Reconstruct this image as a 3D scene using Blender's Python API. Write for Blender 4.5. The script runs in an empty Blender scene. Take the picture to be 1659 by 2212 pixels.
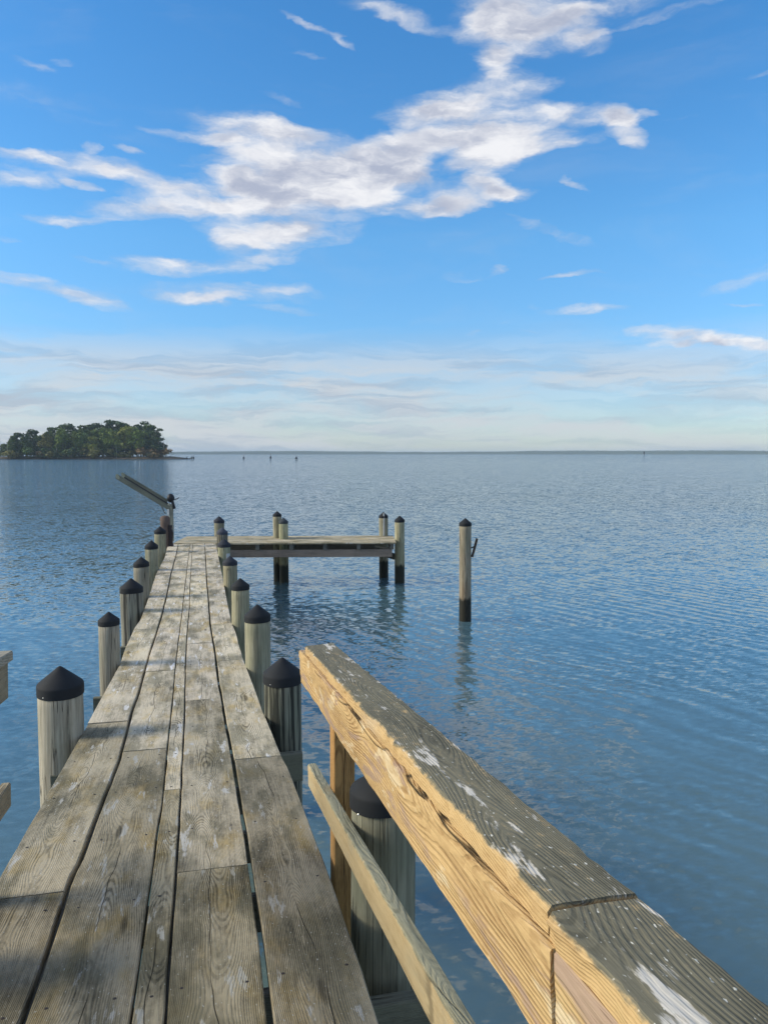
import bpy, math, random
import numpy as np
from mathutils import Vector, Matrix

random.seed(7)
rng = np.random.default_rng(7)
scene = bpy.context.scene
COL = scene.collection
R = math.radians

# ------------------------------------------------------------------ camera
HC = 3.34                                   # eye height above the water
F_, CX, CY = 1662.0, 829.5, 1106.0          # focal length and centre on a 1659 x 2212 picture
PITCH = math.atan(126 / F_)
PSI = R(13.274)
cam_d = bpy.data.cameras.new('camera')
cam_d.sensor_fit = 'VERTICAL'
cam_d.sensor_height = 24
cam_d.lens = 24 * F_ / 2212
cam_d.clip_start = 0.05
cam_d.clip_end = 30000
cam = bpy.data.objects.new('camera', cam_d)
cam.location = (0, 0, HC)
cam.rotation_euler = (math.pi / 2 - PITCH, 0, -PSI)
COL.objects.link(cam)
scene.camera = cam

FW = np.array([math.sin(PSI) * math.cos(PITCH), math.cos(PSI) * math.cos(PITCH), -math.sin(PITCH)])
RT = np.array([math.cos(PSI), -math.sin(PSI), 0.0])
UP = np.cross(RT, FW)
EYE = np.array([0, 0, HC])


def ray(x, y):
    return RT * (x - CX) / F_ - UP * (y - CY) / F_ + FW


def on_z(x, y, z):                          # measured point on the level z
    r = ray(x, y)
    return EYE + r * ((z - HC) / r[2])


def on_x(x, y, X):                          # measured point on the upright plane at X
    r = ray(x, y)
    return EYE + r * (X / r[0])


def at_depth(x, y, d):
    return EYE + ray(x, y) * d


# ------------------------------------------------------------------ light
SUN_EL, SUN_AZ = R(27), R(-82)              # azimuth from +Y towards +X
sd = bpy.data.lights.new('sun', 'SUN')
sd.energy = 2.8
sd.angle = R(19.0)
sd.color = (1.0, 0.91, 0.72)
sun = bpy.data.objects.new('sun', sd)
tosun = Vector((math.sin(SUN_AZ) * math.cos(SUN_EL), math.cos(SUN_AZ) * math.cos(SUN_EL), math.sin(SUN_EL)))
sun.rotation_euler = tosun.to_track_quat('Z', 'Y').to_euler()
sun.location = (-20, 4, 12)
COL.objects.link(sun)

scene.view_settings.view_transform = 'Standard'
scene.view_settings.look = 'None'
scene.view_settings.exposure = 0.45
scene.view_settings.gamma = 1.0
scene.view_settings.use_curve_mapping = False
scene.render.engine = 'CYCLES'
scene.cycles.max_bounces = 8
scene.cycles.volume_bounces = 0


# ------------------------------------------------------------------ node helper
class NT:
    def __init__(s, tree):
        s.t = tree
        s.n = tree.nodes
        s.l = tree.links

    def put(s, sock, v):
        if v is None:
            return
        if isinstance(v, bpy.types.NodeSocket):
            s.l.new(v, sock)
        else:
            if isinstance(v, (tuple, list)) and len(v) == 3 and sock.type == 'RGBA':
                v = (*v, 1)
            sock.default_value = v

    def m(s, op, a, b=None, c=None, clamp=False):
        n = s.n.new('ShaderNodeMath')
        n.operation = op
        n.use_clamp = clamp
        for i, v in enumerate((a, b, c)):
            s.put(n.inputs[i], v)
        return n.outputs[0]

    def vm(s, op, a, b=None, scale=None):
        n = s.n.new('ShaderNodeVectorMath')
        n.operation = op
        s.put(n.inputs[0], a)
        if b is not None:
            s.put(n.inputs[1], b)
        if scale is not None:
            s.put(n.inputs['Scale'], scale)
        return n.outputs['Value'] if op in ('LENGTH', 'DOT_PRODUCT', 'DISTANCE') else n.outputs['Vector']

    def xyz(s, x=0.0, y=0.0, z=0.0):
        n = s.n.new('ShaderNodeCombineXYZ')
        for i, v in enumerate((x, y, z)):
            s.put(n.inputs[i], v)
        return n.outputs[0]

    def sep(s, v):
        n = s.n.new('ShaderNodeSeparateXYZ')
        s.put(n.inputs[0], v)
        return n.outputs[0], n.outputs[1], n.outputs[2]

    def noise(s, vec, scale=1.0, detail=4.0, rough=0.55, dist=0.0, color=False, dim='3D'):
        n = s.n.new('ShaderNodeTexNoise')
        n.noise_dimensions = dim
        s.put(n.inputs['Vector'], vec)
        s.put(n.inputs['Scale'], scale)
        n.inputs['Detail'].default_value = detail
        n.inputs['Roughness'].default_value = rough
        n.inputs['Distortion'].default_value = dist
        return n.outputs['Color'] if color else n.outputs['Fac']

    def mix(s, f, a, b, blend='MIX'):
        n = s.n.new('ShaderNodeMix')
        n.data_type = 'RGBA'
        n.blend_type = blend
        n.clamp_factor = True
        s.put(n.inputs[0], f)
        s.put(n.inputs[6], a)
        s.put(n.inputs[7], b)
        return n.outputs[2]

    def sm(s, v, lo, hi, a=0.0, b=1.0):
        n = s.n.new('ShaderNodeMapRange')
        n.interpolation_type = 'SMOOTHSTEP'
        s.put(n.inputs['Value'], v)
        s.put(n.inputs['From Min'], lo)
        s.put(n.inputs['From Max'], hi)
        s.put(n.inputs['To Min'], a)
        s.put(n.inputs['To Max'], b)
        return n.outputs[0]

    def ramp(s, v, stops):
        n = s.n.new('ShaderNodeValToRGB')
        e = n.color_ramp.elements
        while len(e) < len(stops):
            e.new(0.5)
        for i, (p, c) in enumerate(stops):
            e[i].position = p
            e[i].color = (*c, 1)
        s.put(n.inputs[0], v)
        return n.outputs[0]

    def mapping(s, vec, loc=(0, 0, 0), rot=(0, 0, 0), scale=(1, 1, 1), kind='TEXTURE'):
        n = s.n.new('ShaderNodeMapping')
        n.vector_type = kind
        s.put(n.inputs['Vector'], vec)
        n.inputs['Location'].default_value = loc
        n.inputs['Rotation'].default_value = rot
        n.inputs['Scale'].default_value = scale
        return n.outputs[0]


def new_mat(name):
    m = bpy.data.materials.new(name)
    m.use_nodes = True
    m.node_tree.nodes.clear()
    nt = NT(m.node_tree)
    out = nt.n.new('ShaderNodeOutputMaterial')
    p = nt.n.new('ShaderNodeBsdfPrincipled')
    nt.l.new(p.outputs[0], out.inputs[0])
    return m, nt, p


def bump(nt, h, dist=0.01, strength=1.0, normal=None):
    b = nt.n.new('ShaderNodeBump')
    b.inputs['Strength'].default_value = strength
    b.inputs['Distance'].default_value = dist
    nt.put(b.inputs['Height'], h)
    if normal is not None:
        nt.put(b.inputs['Normal'], normal)
    return b.outputs[0]


# ------------------------------------------------------------------ world: sky and clouds
def build_world():
    w = bpy.data.worlds.new('World')
    scene.world = w
    w.use_nodes = True
    w.node_tree.nodes.clear()
    nt = NT(w.node_tree)
    out = nt.n.new('ShaderNodeOutputWorld')
    sky = nt.n.new('ShaderNodeTexSky')
    sky.sky_type = 'NISHITA'
    sky.sun_disc = False
    sky.sun_elevation = SUN_EL
    sky.sun_rotation = SUN_AZ
    sky.altitude = 0
    sky.air_density = 1.0
    sky.dust_density = 0.35
    sky.ozone_density = 2.2
    hs = nt.n.new('ShaderNodeHueSaturation')
    hs.inputs['Saturation'].default_value = 1.22
    hs.inputs['Value'].default_value = 1.0
    nt.put(hs.inputs['Color'], sky.outputs[0])
    col = nt.mix(1.0, hs.outputs[0], (0.82, 1.12, 1.10), 'MULTIPLY')
    bg1 = nt.n.new('ShaderNodeBackground')
    bg1.inputs[1].default_value = 0.15

    tc = nt.n.new('ShaderNodeTexCoord')
    x, y, z = nt.sep(tc.outputs['Generated'])
    az = nt.m('ARCTAN2', x, y)
    el = nt.m('ARCSINE', z)
    az = nt.m('SUBTRACT', az, PSI)
    v = nt.xyz(az, el, 0.0)
    nt.put(bg1.inputs[0], nt.mix(1.0, col, nt.ramp(nt.m('MULTIPLY', el, 1.6), [(0.0, (0.64, 0.57, 0.78)), (0.16, (0.62, 0.60, 0.78)), (0.42, (0.80, 0.80, 0.90)), (0.78, (0.72, 0.82, 0.95))]), 'MULTIPLY'))
    # swirl the coordinates so that edges fray along the wind
    wv = nt.mapping(v, scale=(1.0, 2.4, 1.0), kind='POINT')
    n1 = nt.vm('SUBTRACT', nt.noise(wv, 7.0, 5.0, 0.6, color=True), (0.5, 0.5, 0.5))
    n2 = nt.vm('SUBTRACT', nt.noise(wv, 26.0, 4.0, 0.6, color=True), (0.5, 0.5, 0.5))
    vw = nt.vm('ADD', v, nt.vm('MULTIPLY', n1, (0.085, 0.040, 0.0)))
    vw = nt.vm('ADD', vw, nt.vm('MULTIPLY', n2, (0.016, 0.008, 0.0)))
    S = [
        (1110, 15, 115, 60, 0, 1.1), (1075, 80, 60, 70, 0, 1.1), (1060, 140, 34, 34, 20, .9), (1200, 65, 90, 40, -10, 1), (1260, 85, 45, 35, 0, .8),
        (1420, 38, 130, 12, -3, .42), (1300, 15, 150, 25, 0, .35),
        (850, 35, 120, 17, 10, .5), (690, 68, 70, 10, 20, .6), (610, 217, 52, 8, 8, .42), (655, 122, 30, 6, 0, .3), (70, 142, 50, 12, 3, .4), (140, 138, 25, 8, 0, .3),
        (1050, 215, 110, 42, -8, 1), (930, 240, 90, 28, -5, .9), (1000, 290, 120, 45, 10, 1), (1140, 255, 90, 26, -10, .6), (1270, 245, 95, 24, 8, .95),
        (1350, 275, 46, 30, 35, 1.1), (1120, 320, 120, 35, -12, .95), (1050, 365, 60, 55, 0, .8), (1240, 308, 60, 13, -8, .55), (1065, 405, 45, 26, 20, .6), (1110, 425, 38, 13, 0, .5),
        (560, 285, 130, 32, 5, .95), (430, 298, 90, 12, 5, .7), (700, 330, 210, 45, 5, .95), (860, 350, 170, 55, -8, 1), (620, 375, 180, 40, 0, 1), (760, 400, 220, 45, 0, 1),
        (480, 375, 90, 14, 5, .5), (560, 425, 220, 34, -3, 1), (330, 450, 160, 20, -8, .85), (140, 472, 90, 11, -3, .7), (850, 448, 200, 22, -3, .85), (970, 445, 75, 14, 0, .7),
        (560, 480, 120, 45, 0, .95), (660, 500, 105, 36, -5, .9), (520, 535, 62, 30, 20, .95), (400, 572, 140, 19, -2, .9), (600, 552, 60, 13, 0, .55),
        (60, 385, 130, 28, -10, .9), (40, 335, 85, 15, 0, .75), (200, 360, 130, 22, 3, .8), (330, 395, 90, 20, 5, .55), (183, 407, 36, 9, 8, .6), (205, 325, 22, 9, 0, .55), (285, 327, 25, 8, 0, .55),
        (12, 510, 26, 6, 0, .6), (110, 622, 140, 17, 5, .85), (200, 645, 70, 12, 8, .5), (490, 627, 160, 17, 0, .8), (600, 615, 52, 14, 0, .7), (430, 640, 90, 11, 0, .6), (630, 661, 80, 9, 0, .5),
        (200, 568, 40, 8, 10, .3), (975, 603, 45, 10, 0, .4), (1065, 587, 28, 11, -20, .32), (1250, 590, 60, 7, 0, .32), (1240, 396, 28, 9, 25, .4), (1195, 500, 90, 10, 20, .34),
        (1250, 666, 90, 8, 3, .5), (1165, 650, 15, 8, 0, .5), (1090, 700, 24, 12, -20, .42), (1015, 718, 16, 8, 0, .35), (1150, 709, 35, 5, 0, .35),
        (1480, 728, 115, 21, 8, 1.1), (1570, 742, 120, 18, 8, .7), (1425, 750, 55, 10, 0, .8), (1610, 760, 120, 20, 8, .6), (1600, 602, 90, 14, -12, .32), (1600, 655, 40, 5, 0, .4), (1490, 243, 40, 5, 3, .32),
        (1640, 160, 26, 5, 0, .36), (1400, 238, 24, 9, 0, .4),
        (120, 240, 260, 40, 8, .2), (60, 775, 70, 6, 0, .3), (230, 790, 90, 7, -5, .3),
    ]

    def azel(px, py):
        r = ray(px, py)
        return math.atan2(r[0], r[1]) - PSI, math.atan2(r[2], math.hypot(r[0], r[1]))
    tot = None
    for cx, cy, rx, ry, rot, wt in S:
        if 0.25 < wt < 0.65:
            wt += 0.16
        a, e = azel(cx, cy)
        s1 = abs(azel(cx + 5, cy)[0] - azel(cx - 5, cy)[0]) / 10
        s2 = abs(azel(cx, cy + 5)[1] - azel(cx, cy - 5)[1]) / 10
        src = vw
        if tot is not None:                 # chained so that the shader compiler keeps few values alive at once
            ma = nt.n.new('ShaderNodeVectorMath')
            ma.operation = 'MULTIPLY_ADD'
            nt.put(ma.inputs[0], tot)
            ma.inputs[1].default_value = (1e-7, 1e-7, 0)
            nt.put(ma.inputs[2], vw)
            src = ma.outputs['Vector']
        q = nt.mapping(src, loc=(a, e, 0), rot=(0, 0, -R(rot)), scale=(rx * s1 * 0.93, ry * s2 * 0.88, 1.0))
        d2 = nt.vm('DOT_PRODUCT', q, q)
        g = nt.m('MAXIMUM', nt.m('MULTIPLY_ADD', d2, -0.42 * wt, wt), 0.0)
        tot = g if tot is None else nt.m('ADD', tot, g)
    # elsewhere in the sky: scattered cloud of the same kind
    away = nt.sm(nt.m('ABSOLUTE', az), 0.52, 0.75)
    above = nt.sm(el, 0.58, 0.75)
    gen = nt.sm(nt.noise(nt.mapping(v, scale=(1, 2.2, 1), kind='POINT'), 2.3, 6.0, 0.6, 0.4), 0.33, 0.60, 0.0, 1.2)
    gen = nt.m('MULTIPLY', gen, nt.m('MAXIMUM', away, above))
    gen = nt.m('MULTIPLY', gen, nt.sm(el, 0.04, 0.15))
    tot = nt.m('ADD', tot, gen)
    cv = nt.mapping(vw, rot=(0, 0, 0.10), scale=(1.0, 3.0, 1.0), kind='POINT')
    fb = nt.noise(cv, 13.0, 8.0, 0.66)
    low = nt.noise(nt.mapping(vw, rot=(0, 0, 0.10), scale=(1.0, 3.6, 1.0), kind='POINT'), 7.0, 3.0, 0.5)
    t = nt.m('MULTIPLY_ADD', nt.m('SUBTRACT', fb, 0.5), 1.8, tot)
    t = nt.m('MULTIPLY_ADD', nt.m('MULTIPLY', nt.m('SUBTRACT', low, 0.53), nt.m('MINIMUM', tot, 1.0)), 3.5, t)
    dens = nt.m('MULTIPLY', nt.sm(t, -0.05, 1.5), nt.sm(tot, 0.0, 0.30))
    fbs = nt.noise(nt.vm('ADD', cv, (-0.012, 0.030, 0.0)), 13.0, 4.0, 0.6)
    # shading inside the cloud
    sh = nt.noise(nt.mapping(vw, scale=(1.0, 2.0, 1.0), kind='POINT'), 9.0, 5.0, 0.55)
    thick = nt.sm(tot, 0.7, 1.7)
    grey = nt.m('MULTIPLY', nt.sm(nt.m('MULTIPLY_ADD', nt.m('SUBTRACT', fbs, fb), 0.55, sh), 0.30, 0.66), nt.m('MULTIPLY_ADD', thick, 0.70, 0.30))
    ccol = nt.mix(grey, (0.68, 0.68, 0.695), (0.33, 0.36, 0.45))
    # high thin veil, denser towards the horizon
    vb = nt.noise(nt.mapping(vw, scale=(1.0, 5.5, 1.0), kind='POINT'), 4.2, 7.0, 0.58, 0.3)
    hz = nt.sm(nt.m('ADD', el, nt.m('MULTIPLY', nt.m('SUBTRACT', vb, 0.5), 0.10)), 0.168, 0.100)
    veil = nt.m('MULTIPLY', hz, nt.m('MULTIPLY_ADD', nt.sm(vb, 0.38, 0.60), 0.50, 0.42))
    veil = nt.m('MULTIPLY', veil, nt.sm(az, 0.6, -0.1, 0.78, 1.0))
    streak = nt.noise(nt.mapping(vw, scale=(1.0, 13.0, 1.0), kind='POINT'), 4.0, 7.0, 0.62, 0.4)
    vcol = nt.mix(nt.sm(streak, 0.44, 0.60), (0.47, 0.495, 0.525), (0.34, 0.39, 0.46))
    cirr = nt.m('MULTIPLY', nt.sm(nt.noise(nt.mapping(vw, rot=(0, 0, 0.35), scale=(1.0, 4.0, 1.0), kind='POINT'), 3.0, 6.0, 0.6, 0.6), 0.48, 0.80), 0.16)
    veil = nt.m('MAXIMUM', veil, cirr)
    allc = nt.mix(dens, vcol, ccol)
    fac = nt.m('MAXIMUM', nt.m('MULTIPLY', dens, 0.96), veil)
    bg2 = nt.n.new('ShaderNodeBackground')
    nt.put(bg2.inputs[0], allc)
    bg2.inputs[1].default_value = 1.0
    mx = nt.n.new('ShaderNodeMixShader')
    nt.put(mx.inputs[0], fac)
    nt.l.new(bg1.outputs[0], mx.inputs[1])
    nt.l.new(bg2.outputs[0], mx.inputs[2])
    nt.l.new(mx.outputs[0], out.inputs[0])


build_world()


# ------------------------------------------------------------------ object helpers
def thing(name, label, cat, loc, group=None):
    o = bpy.data.objects.new(name, None)
    o.empty_display_size = 0.2
    o.location = loc
    COL.objects.link(o)
    o['label'] = label
    o['category'] = cat
    if group:
        o['group'] = group
    return o


def mesh_obj(name, V, Fc, mat, parent=None, M=None, smooth=False, color=None, label=None):
    me = bpy.data.meshes.new(name)
    me.from_pydata([tuple(map(float, v)) for v in V], [], [tuple(map(int, q)) for q in Fc])
    me.materials.append(mat)
    if smooth:
        me.polygons.foreach_set('use_smooth', [True] * len(me.polygons))
    me.update()
    return link(name, me, parent, M, color, label)


def link(name, me, parent=None, M=None, color=None, label=None):
    o = bpy.data.objects.new(name, me)
    COL.objects.link(o)
    if M is not None:
        o.matrix_basis = M
    if parent is not None:
        o.parent = parent
        # parents are unrotated Empties or world-placed parts; inverse computed by hand
        o.matrix_parent_inverse = world_of(parent).inverted()
    if color:
        o.color = (*color, 1)
    if label:
        o['label'] = label
    return o


def world_of(o):
    m = o.matrix_basis.copy()
    if o.parent:
        m = world_of(o.parent) @ o.matrix_parent_inverse @ m
    return m


def frame(p0, p1, up=(0, 0, 1)):            # local y from p0 to p1, local z near up
    p0, p1, up = Vector(p0), Vector(p1), Vector(up)
    yv = (p1 - p0).normalized()
    xv = yv.cross(up).normalized()
    zv = xv.cross(yv)
    m = Matrix((xv, yv, zv)).transposed().to_4x4()
    m.translation = p0
    return m, (p1 - p0).length


def smooth_noise(n, scale, amp):
    k = max(3, int(n / scale) + 2)
    return np.interp(np.linspace(0, k - 1, n), np.arange(k), rng.normal(0, amp, k))


def beam(name, p0, p1, w, h, mat, parent, up=(0, 0, 1), seg=0.25, wear=0.0015, bev=0.005, color=None,
         cut0=0.0, cut1=0.0, left=None, right=None, label=None, cup=0.0, nx=3):
    """A board: local x across (centred), y along, top face at z = 0, bottom at -h. left/right: arrays of x along it."""
    M, L = frame(p0, p1, up)
    n = max(2, int(round(L / seg)) + 1)
    ys = np.linspace(0, L, n)
    xl = np.full(n, -w / 2) if left is None else np.interp(ys, left[0], left[1])
    xr = np.full(n, w / 2) if right is None else np.interp(ys, right[0], right[1])
    fine = 1.4
    xl = xl + smooth_noise(n, fine, wear)
    xr = xr + smooth_noise(n, fine, wear)
    zt = smooth_noise(n, 2.5, wear * 0.7)
    V, Fc = [], []
    for i in range(n):
        a, b, y, t = xl[i], xr[i], ys[i], zt[i]
        mid = (a + b) / 2
        ring = [(a, -h), (a, -bev * 1.3 + t), (a + bev, t)]
        for k in range(1, nx):
            u = k / nx
            ring.append((a + bev + (b - a - 2 * bev) * u, t - cup * 4 * u * (1 - u)))
        ring += [(b - bev, t), (b, -bev * 1.3 + t), (b, -h)]
        for (x, z) in ring:
            e = 0.0
            if i == 0:
                e = cut0 * (x - mid) / max(b - a, 1e-6)
            if i == n - 1:
                e = cut1 * (x - mid) / max(b - a, 1e-6)
            V.append((x, y + e, z))
    k = len(V) // n
    for i in range(n - 1):
        for j in range(k):
            jj = (j + 1) % k
            Fc.append((i * k + j, i * k + jj, (i + 1) * k + jj, (i + 1) * k + j))
    Fc.append(tuple(range(k - 1, -1, -1)))
    Fc.append(tuple((n - 1) * k + j for j in range(k)))
    return mesh_obj(name, V, Fc, mat, parent, M, color=color, label=label)


# ------------------------------------------------------------------ wood materials
def wood_mat(name, light, dark, ring=0.0052, ringamt=0.55, patch=None, patch_col=(0.5, 0.48, 0.42), patch_lo=0.62,
             tint=None, tint_lo=0.45, side=None, crack=True, wobble=0.010, stain=0.0, bumps=1.0, knot=0.022, rough=0.85, flecks=0.0, mauve=None):
    m, nt, p = new_mat(name)
    tc = nt.n.new('ShaderNodeTexCoord')
    oi = nt.n.new('ShaderNodeObjectInfo')
    rnd = oi.outputs['Random']
    x, y, z = nt.sep(tc.outputs['Object'])
    yo = nt.m('MULTIPLY_ADD', rnd, 57.0, y)
    # slow drift of the pith under the board
    d0 = nt.m('MULTIPLY_ADD', nt.noise(nt.xyz(nt.m('MULTIPLY', rnd, 9.0), yo, 0.0), 0.75, 2.0, 0.5), 0.26, -0.085)
    off = nt.m('MULTIPLY', nt.m('SUBTRACT', nt.noise(nt.xyz(rnd, nt.m('MULTIPLY', yo, 1.0), 5.0), 0.6, 1.0, 0.5), 0.5), 0.22)
    vo = nt.n.new('ShaderNodeTexVoronoi')
    vo.feature = 'F1'
    nt.put(vo.inputs['Vector'], nt.xyz(nt.m('MULTIPLY', x, 5.0), nt.m('MULTIPLY', yo, 1.0), nt.m('MULTIPLY', rnd, 31.0)))
    vo.inputs['Scale'].default_value = 1.0
    vd = vo.outputs['Distance']
    kn = nt.m('POWER', 2.718, nt.m('MULTIPLY', nt.m('MULTIPLY', vd, vd), -16.0))
    xx = nt.m('ADD', x, off)
    zz = nt.m('SUBTRACT', z, d0)
    rr = nt.m('SQRT', nt.m('ADD', nt.m('MULTIPLY', xx, xx), nt.m('MULTIPLY', zz, zz)))
    wob = nt.noise(nt.xyz(nt.m('MULTIPLY', x, 9.0), nt.m('MULTIPLY', yo, 2.0), nt.m('MULTIPLY', z, 9.0)), 1.0, 4.0, 0.6)
    rr = nt.m('ADD', rr, nt.m('MULTIPLY', kn, knot))
    rr = nt.m('ADD', rr, nt.m('MULTIPLY', wob, wobble))
    t = nt.m('SINE', nt.m('MULTIPLY', rr, 2 * math.pi / ring))
    g = nt.sm(t, -0.5, 0.9)
    # fibres
    fb = nt.noise(nt.xyz(nt.m('MULTIPLY', x, 190.0), nt.m('MULTIPLY', yo, 5.0), nt.m('MULTIPLY', z, 190.0)), 1.0, 3.0, 0.6)
    fb2 = nt.noise(nt.xyz(nt.m('MULTIPLY', x, 45.0), nt.m('MULTIPLY', yo, 2.2), nt.m('MULTIPLY', z, 45.0)), 1.0, 4.0, 0.6)
    big = nt.noise(nt.xyz(nt.m('MULTIPLY', x, 5.0), nt.m('MULTIPLY', yo, 1.6), nt.m('MULTIPLY', z, 5.0)), 1.0, 5.0, 0.6)
    rv = nt.noise(nt.xyz(nt.m('MULTIPLY', x, 3.0), nt.m('MULTIPLY', yo, 2.1), 7.0), 1.0, 4.0, 0.55)
    ra = nt.m('MULTIPLY', g, nt.m('MULTIPLY_ADD', nt.sm(rv, 0.42, 0.62), ringamt * 0.85, ringamt * 0.15))
    f = nt.m('ADD', ra, nt.m('MULTIPLY', nt.m('SUBTRACT', fb, 0.5), 1.15))
    f = nt.m('ADD', f, nt.m('MULTIPLY', nt.m('SUBTRACT', fb2, 0.5), 1.1))
    f = nt.m('ADD', f, nt.m('MULTIPLY', nt.m('SUBTRACT', big, 0.45), 1.7))
    grit = nt.noise(nt.xyz(nt.m('MULTIPLY', x, 60.0), nt.m('MULTIPLY', yo, 26.0), nt.m('MULTIPLY', z, 60.0)), 1.0, 5.0, 0.7)
    f = nt.m('ADD', f, nt.m('MULTIPLY', nt.m('SUBTRACT', grit, 0.5), 1.1), clamp=True)
    col = nt.mix(f, light, dark)
    if tint:
        tn = nt.noise(nt.xyz(nt.m('MULTIPLY', x, 7.0), nt.m('MULTIPLY', yo, 2.6), nt.m('ADD', z, 11.0)), 1.0, 5.0, 0.6)
        col = nt.mix(nt.m('MULTIPLY', nt.sm(tn, tint_lo, tint_lo + 0.25), 0.75), col, nt.mix(f, tint, tuple(c * 0.35 for c in tint)))
    if mauve:
        mn = nt.noise(nt.xyz(nt.m('MULTIPLY', x, 14.0), nt.m('MULTIPLY', yo, 1.8), nt.m('MULTIPLY', z, 22.0)), 1.0, 5.0, 0.65, 0.6)
        col = nt.mix(nt.m('MULTIPLY', nt.sm(mn, 0.53, 0.61), 0.8), col, mauve)
    if stain:
        stn = nt.noise(nt.xyz(nt.m('MULTIPLY', x, 4.5), nt.m('MULTIPLY', yo, 1.5), nt.m('ADD', z, 21.0)), 1.0, 5.0, 0.62)
        col = nt.mix(nt.m('MULTIPLY', nt.sm(stn, 0.46, 0.62), stain), col, nt.mix(f, (0.18, 0.165, 0.105), (0.052, 0.050, 0.036)))
    hp = None
    if patch:
        pn = nt.noise(nt.xyz(nt.m('MULTIPLY', x, patch[0]), nt.m('MULTIPLY', yo, patch[1]), 3.0), 1.0, 6.0, 0.68, 0.25)
        hp = nt.sm(pn, patch_lo, patch_lo + 0.05)
        col = nt.mix(nt.m('MULTIPLY', hp, nt.m('MULTIPLY_ADD', f, -0.6, 1.0)), col, patch_col)
    if flecks:
        fn = nt.noise(nt.xyz(nt.m('MULTIPLY', x, 120.0), nt.m('MULTIPLY', yo, 55.0), 3.0), 1.0, 2.0, 0.5)
        col = nt.mix(nt.m('MULTIPLY', nt.sm(fn, 0.66, 0.72), flecks), col, (0.62, 0.60, 0.52))
    # knots: dark heart
    kd = nt.sm(vd, 0.10, 0.045)
    col = nt.mix(nt.m('MULTIPLY', kd, 0.65), col, tuple(c * 0.45 for c in dark))
    if side:
        # a thin weathered skin on top, fresher timber below it
        sk = nt.m('ADD', z, nt.m('ADD', nt.m('MULTIPLY', nt.m('SUBTRACT', fb2, 0.5), 0.016), nt.m('MULTIPLY', nt.m('SUBTRACT', grit, 0.5), 0.020)))
        sf = nt.mix(f, side[0], side[1])
        sf = nt.mix(nt.m('MULTIPLY', nt.sm(big, 0.5, 0.68), 0.55), sf, side[2])
        col = nt.mix(nt.sm(sk, -0.0015, -0.0085), col, sf)
    h = nt.m('MULTIPLY', g, -0.30)
    h = nt.m('ADD', h, nt.m('MULTIPLY', fb, -0.45))
    h = nt.m('ADD', h, nt.m('MULTIPLY', fb2, -0.5))
    if crack:
        cw = nt.m('SUBTRACT', nt.noise(nt.xyz(rnd, yo, 2.0), 1.6, 2.0, 0.5), 0.5)
        ck = nt.m('ABSOLUTE', nt.m('SUBTRACT', x, nt.m('ADD', nt.m('MULTIPLY', cw, 0.13), nt.m('MULTIPLY', nt.m('SUBTRACT', fb2, 0.5), 0.006))))
        cm = nt.m('MULTIPLY', nt.sm(ck, 0.0024, 0.0004),
                  nt.sm(nt.noise(nt.xyz(rnd, yo, 9.0), 1.3, 1.0, 0.5), 0.47, 0.58))
        col = nt.mix(nt.m('MULTIPLY', cm, 0.85), col, (0.015, 0.015, 0.012))
        h = nt.m('SUBTRACT', h, nt.m('MULTIPLY', cm, 1.5))
    col = nt.mix(1.0, col, oi.outputs['Color'], 'MULTIPLY')
    nt.put(p.inputs['Base Color'], col)
    p.inputs['Roughness'].default_value = rough
    p.inputs['Specular IOR Level'].default_value = 0.15
    nt.put(p.inputs['Normal'], bump(nt, h, 0.0022 * bumps))
    return m


M_DECK = wood_mat('weathered_deck', (0.55, 0.475, 0.335), (0.088, 0.078, 0.052), ringamt=0.55, patch=(16.0, 2.8), patch_col=(0.60, 0.58, 0.52),
                  patch_lo=0.59, tint=(0.46, 0.33, 0.12), tint_lo=0.47, flecks=0.9, stain=0.7)
M_BEAM = wood_mat('weathered_beam', (0.30, 0.285, 0.24), (0.10, 0.095, 0.08), ringamt=0.4)
M_CAPB = wood_mat('handrail_cap', (0.190, 0.172, 0.118), (0.070, 0.066, 0.047), ringamt=0.38, ring=0.0050, patch=(16.0, 3.0), patch_col=(0.62, 0.57, 0.49),
                  patch_lo=0.565, flecks=0.9, side=((0.58, 0.395, 0.185), (0.31, 0.18, 0.075), (0.58, 0.47, 0.32)), bumps=1.1, crack=False)
M_RAIL = wood_mat('golden_rail', (0.58, 0.395, 0.185), (0.31, 0.180, 0.075), ringamt=0.70, ring=0.0075, wobble=0.022, patch=(10.0, 3.0), patch_col=(0.66, 0.52, 0.32),
                  patch_lo=0.56, mauve=(0.36, 0.25, 0.19), bumps=2.4, knot=0.045)
M_LRAIL = wood_mat('lower_rail', (0.34, 0.32, 0.22), (0.15, 0.14, 0.09), ringamt=0.5, bumps=1.5,
                   side=((0.58, 0.44, 0.24), (0.36, 0.24, 0.11), (0.45, 0.40, 0.27)))
M_GREYR = wood_mat('grey_rail', (0.40, 0.36, 0.28), (0.15, 0.135, 0.10), ringamt=0.8, ring=0.0065, bumps=1.6)
M_POST = wood_mat('rail_post', (0.50, 0.30, 0.12), (0.22, 0.12, 0.05), ringamt=0.6)


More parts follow.
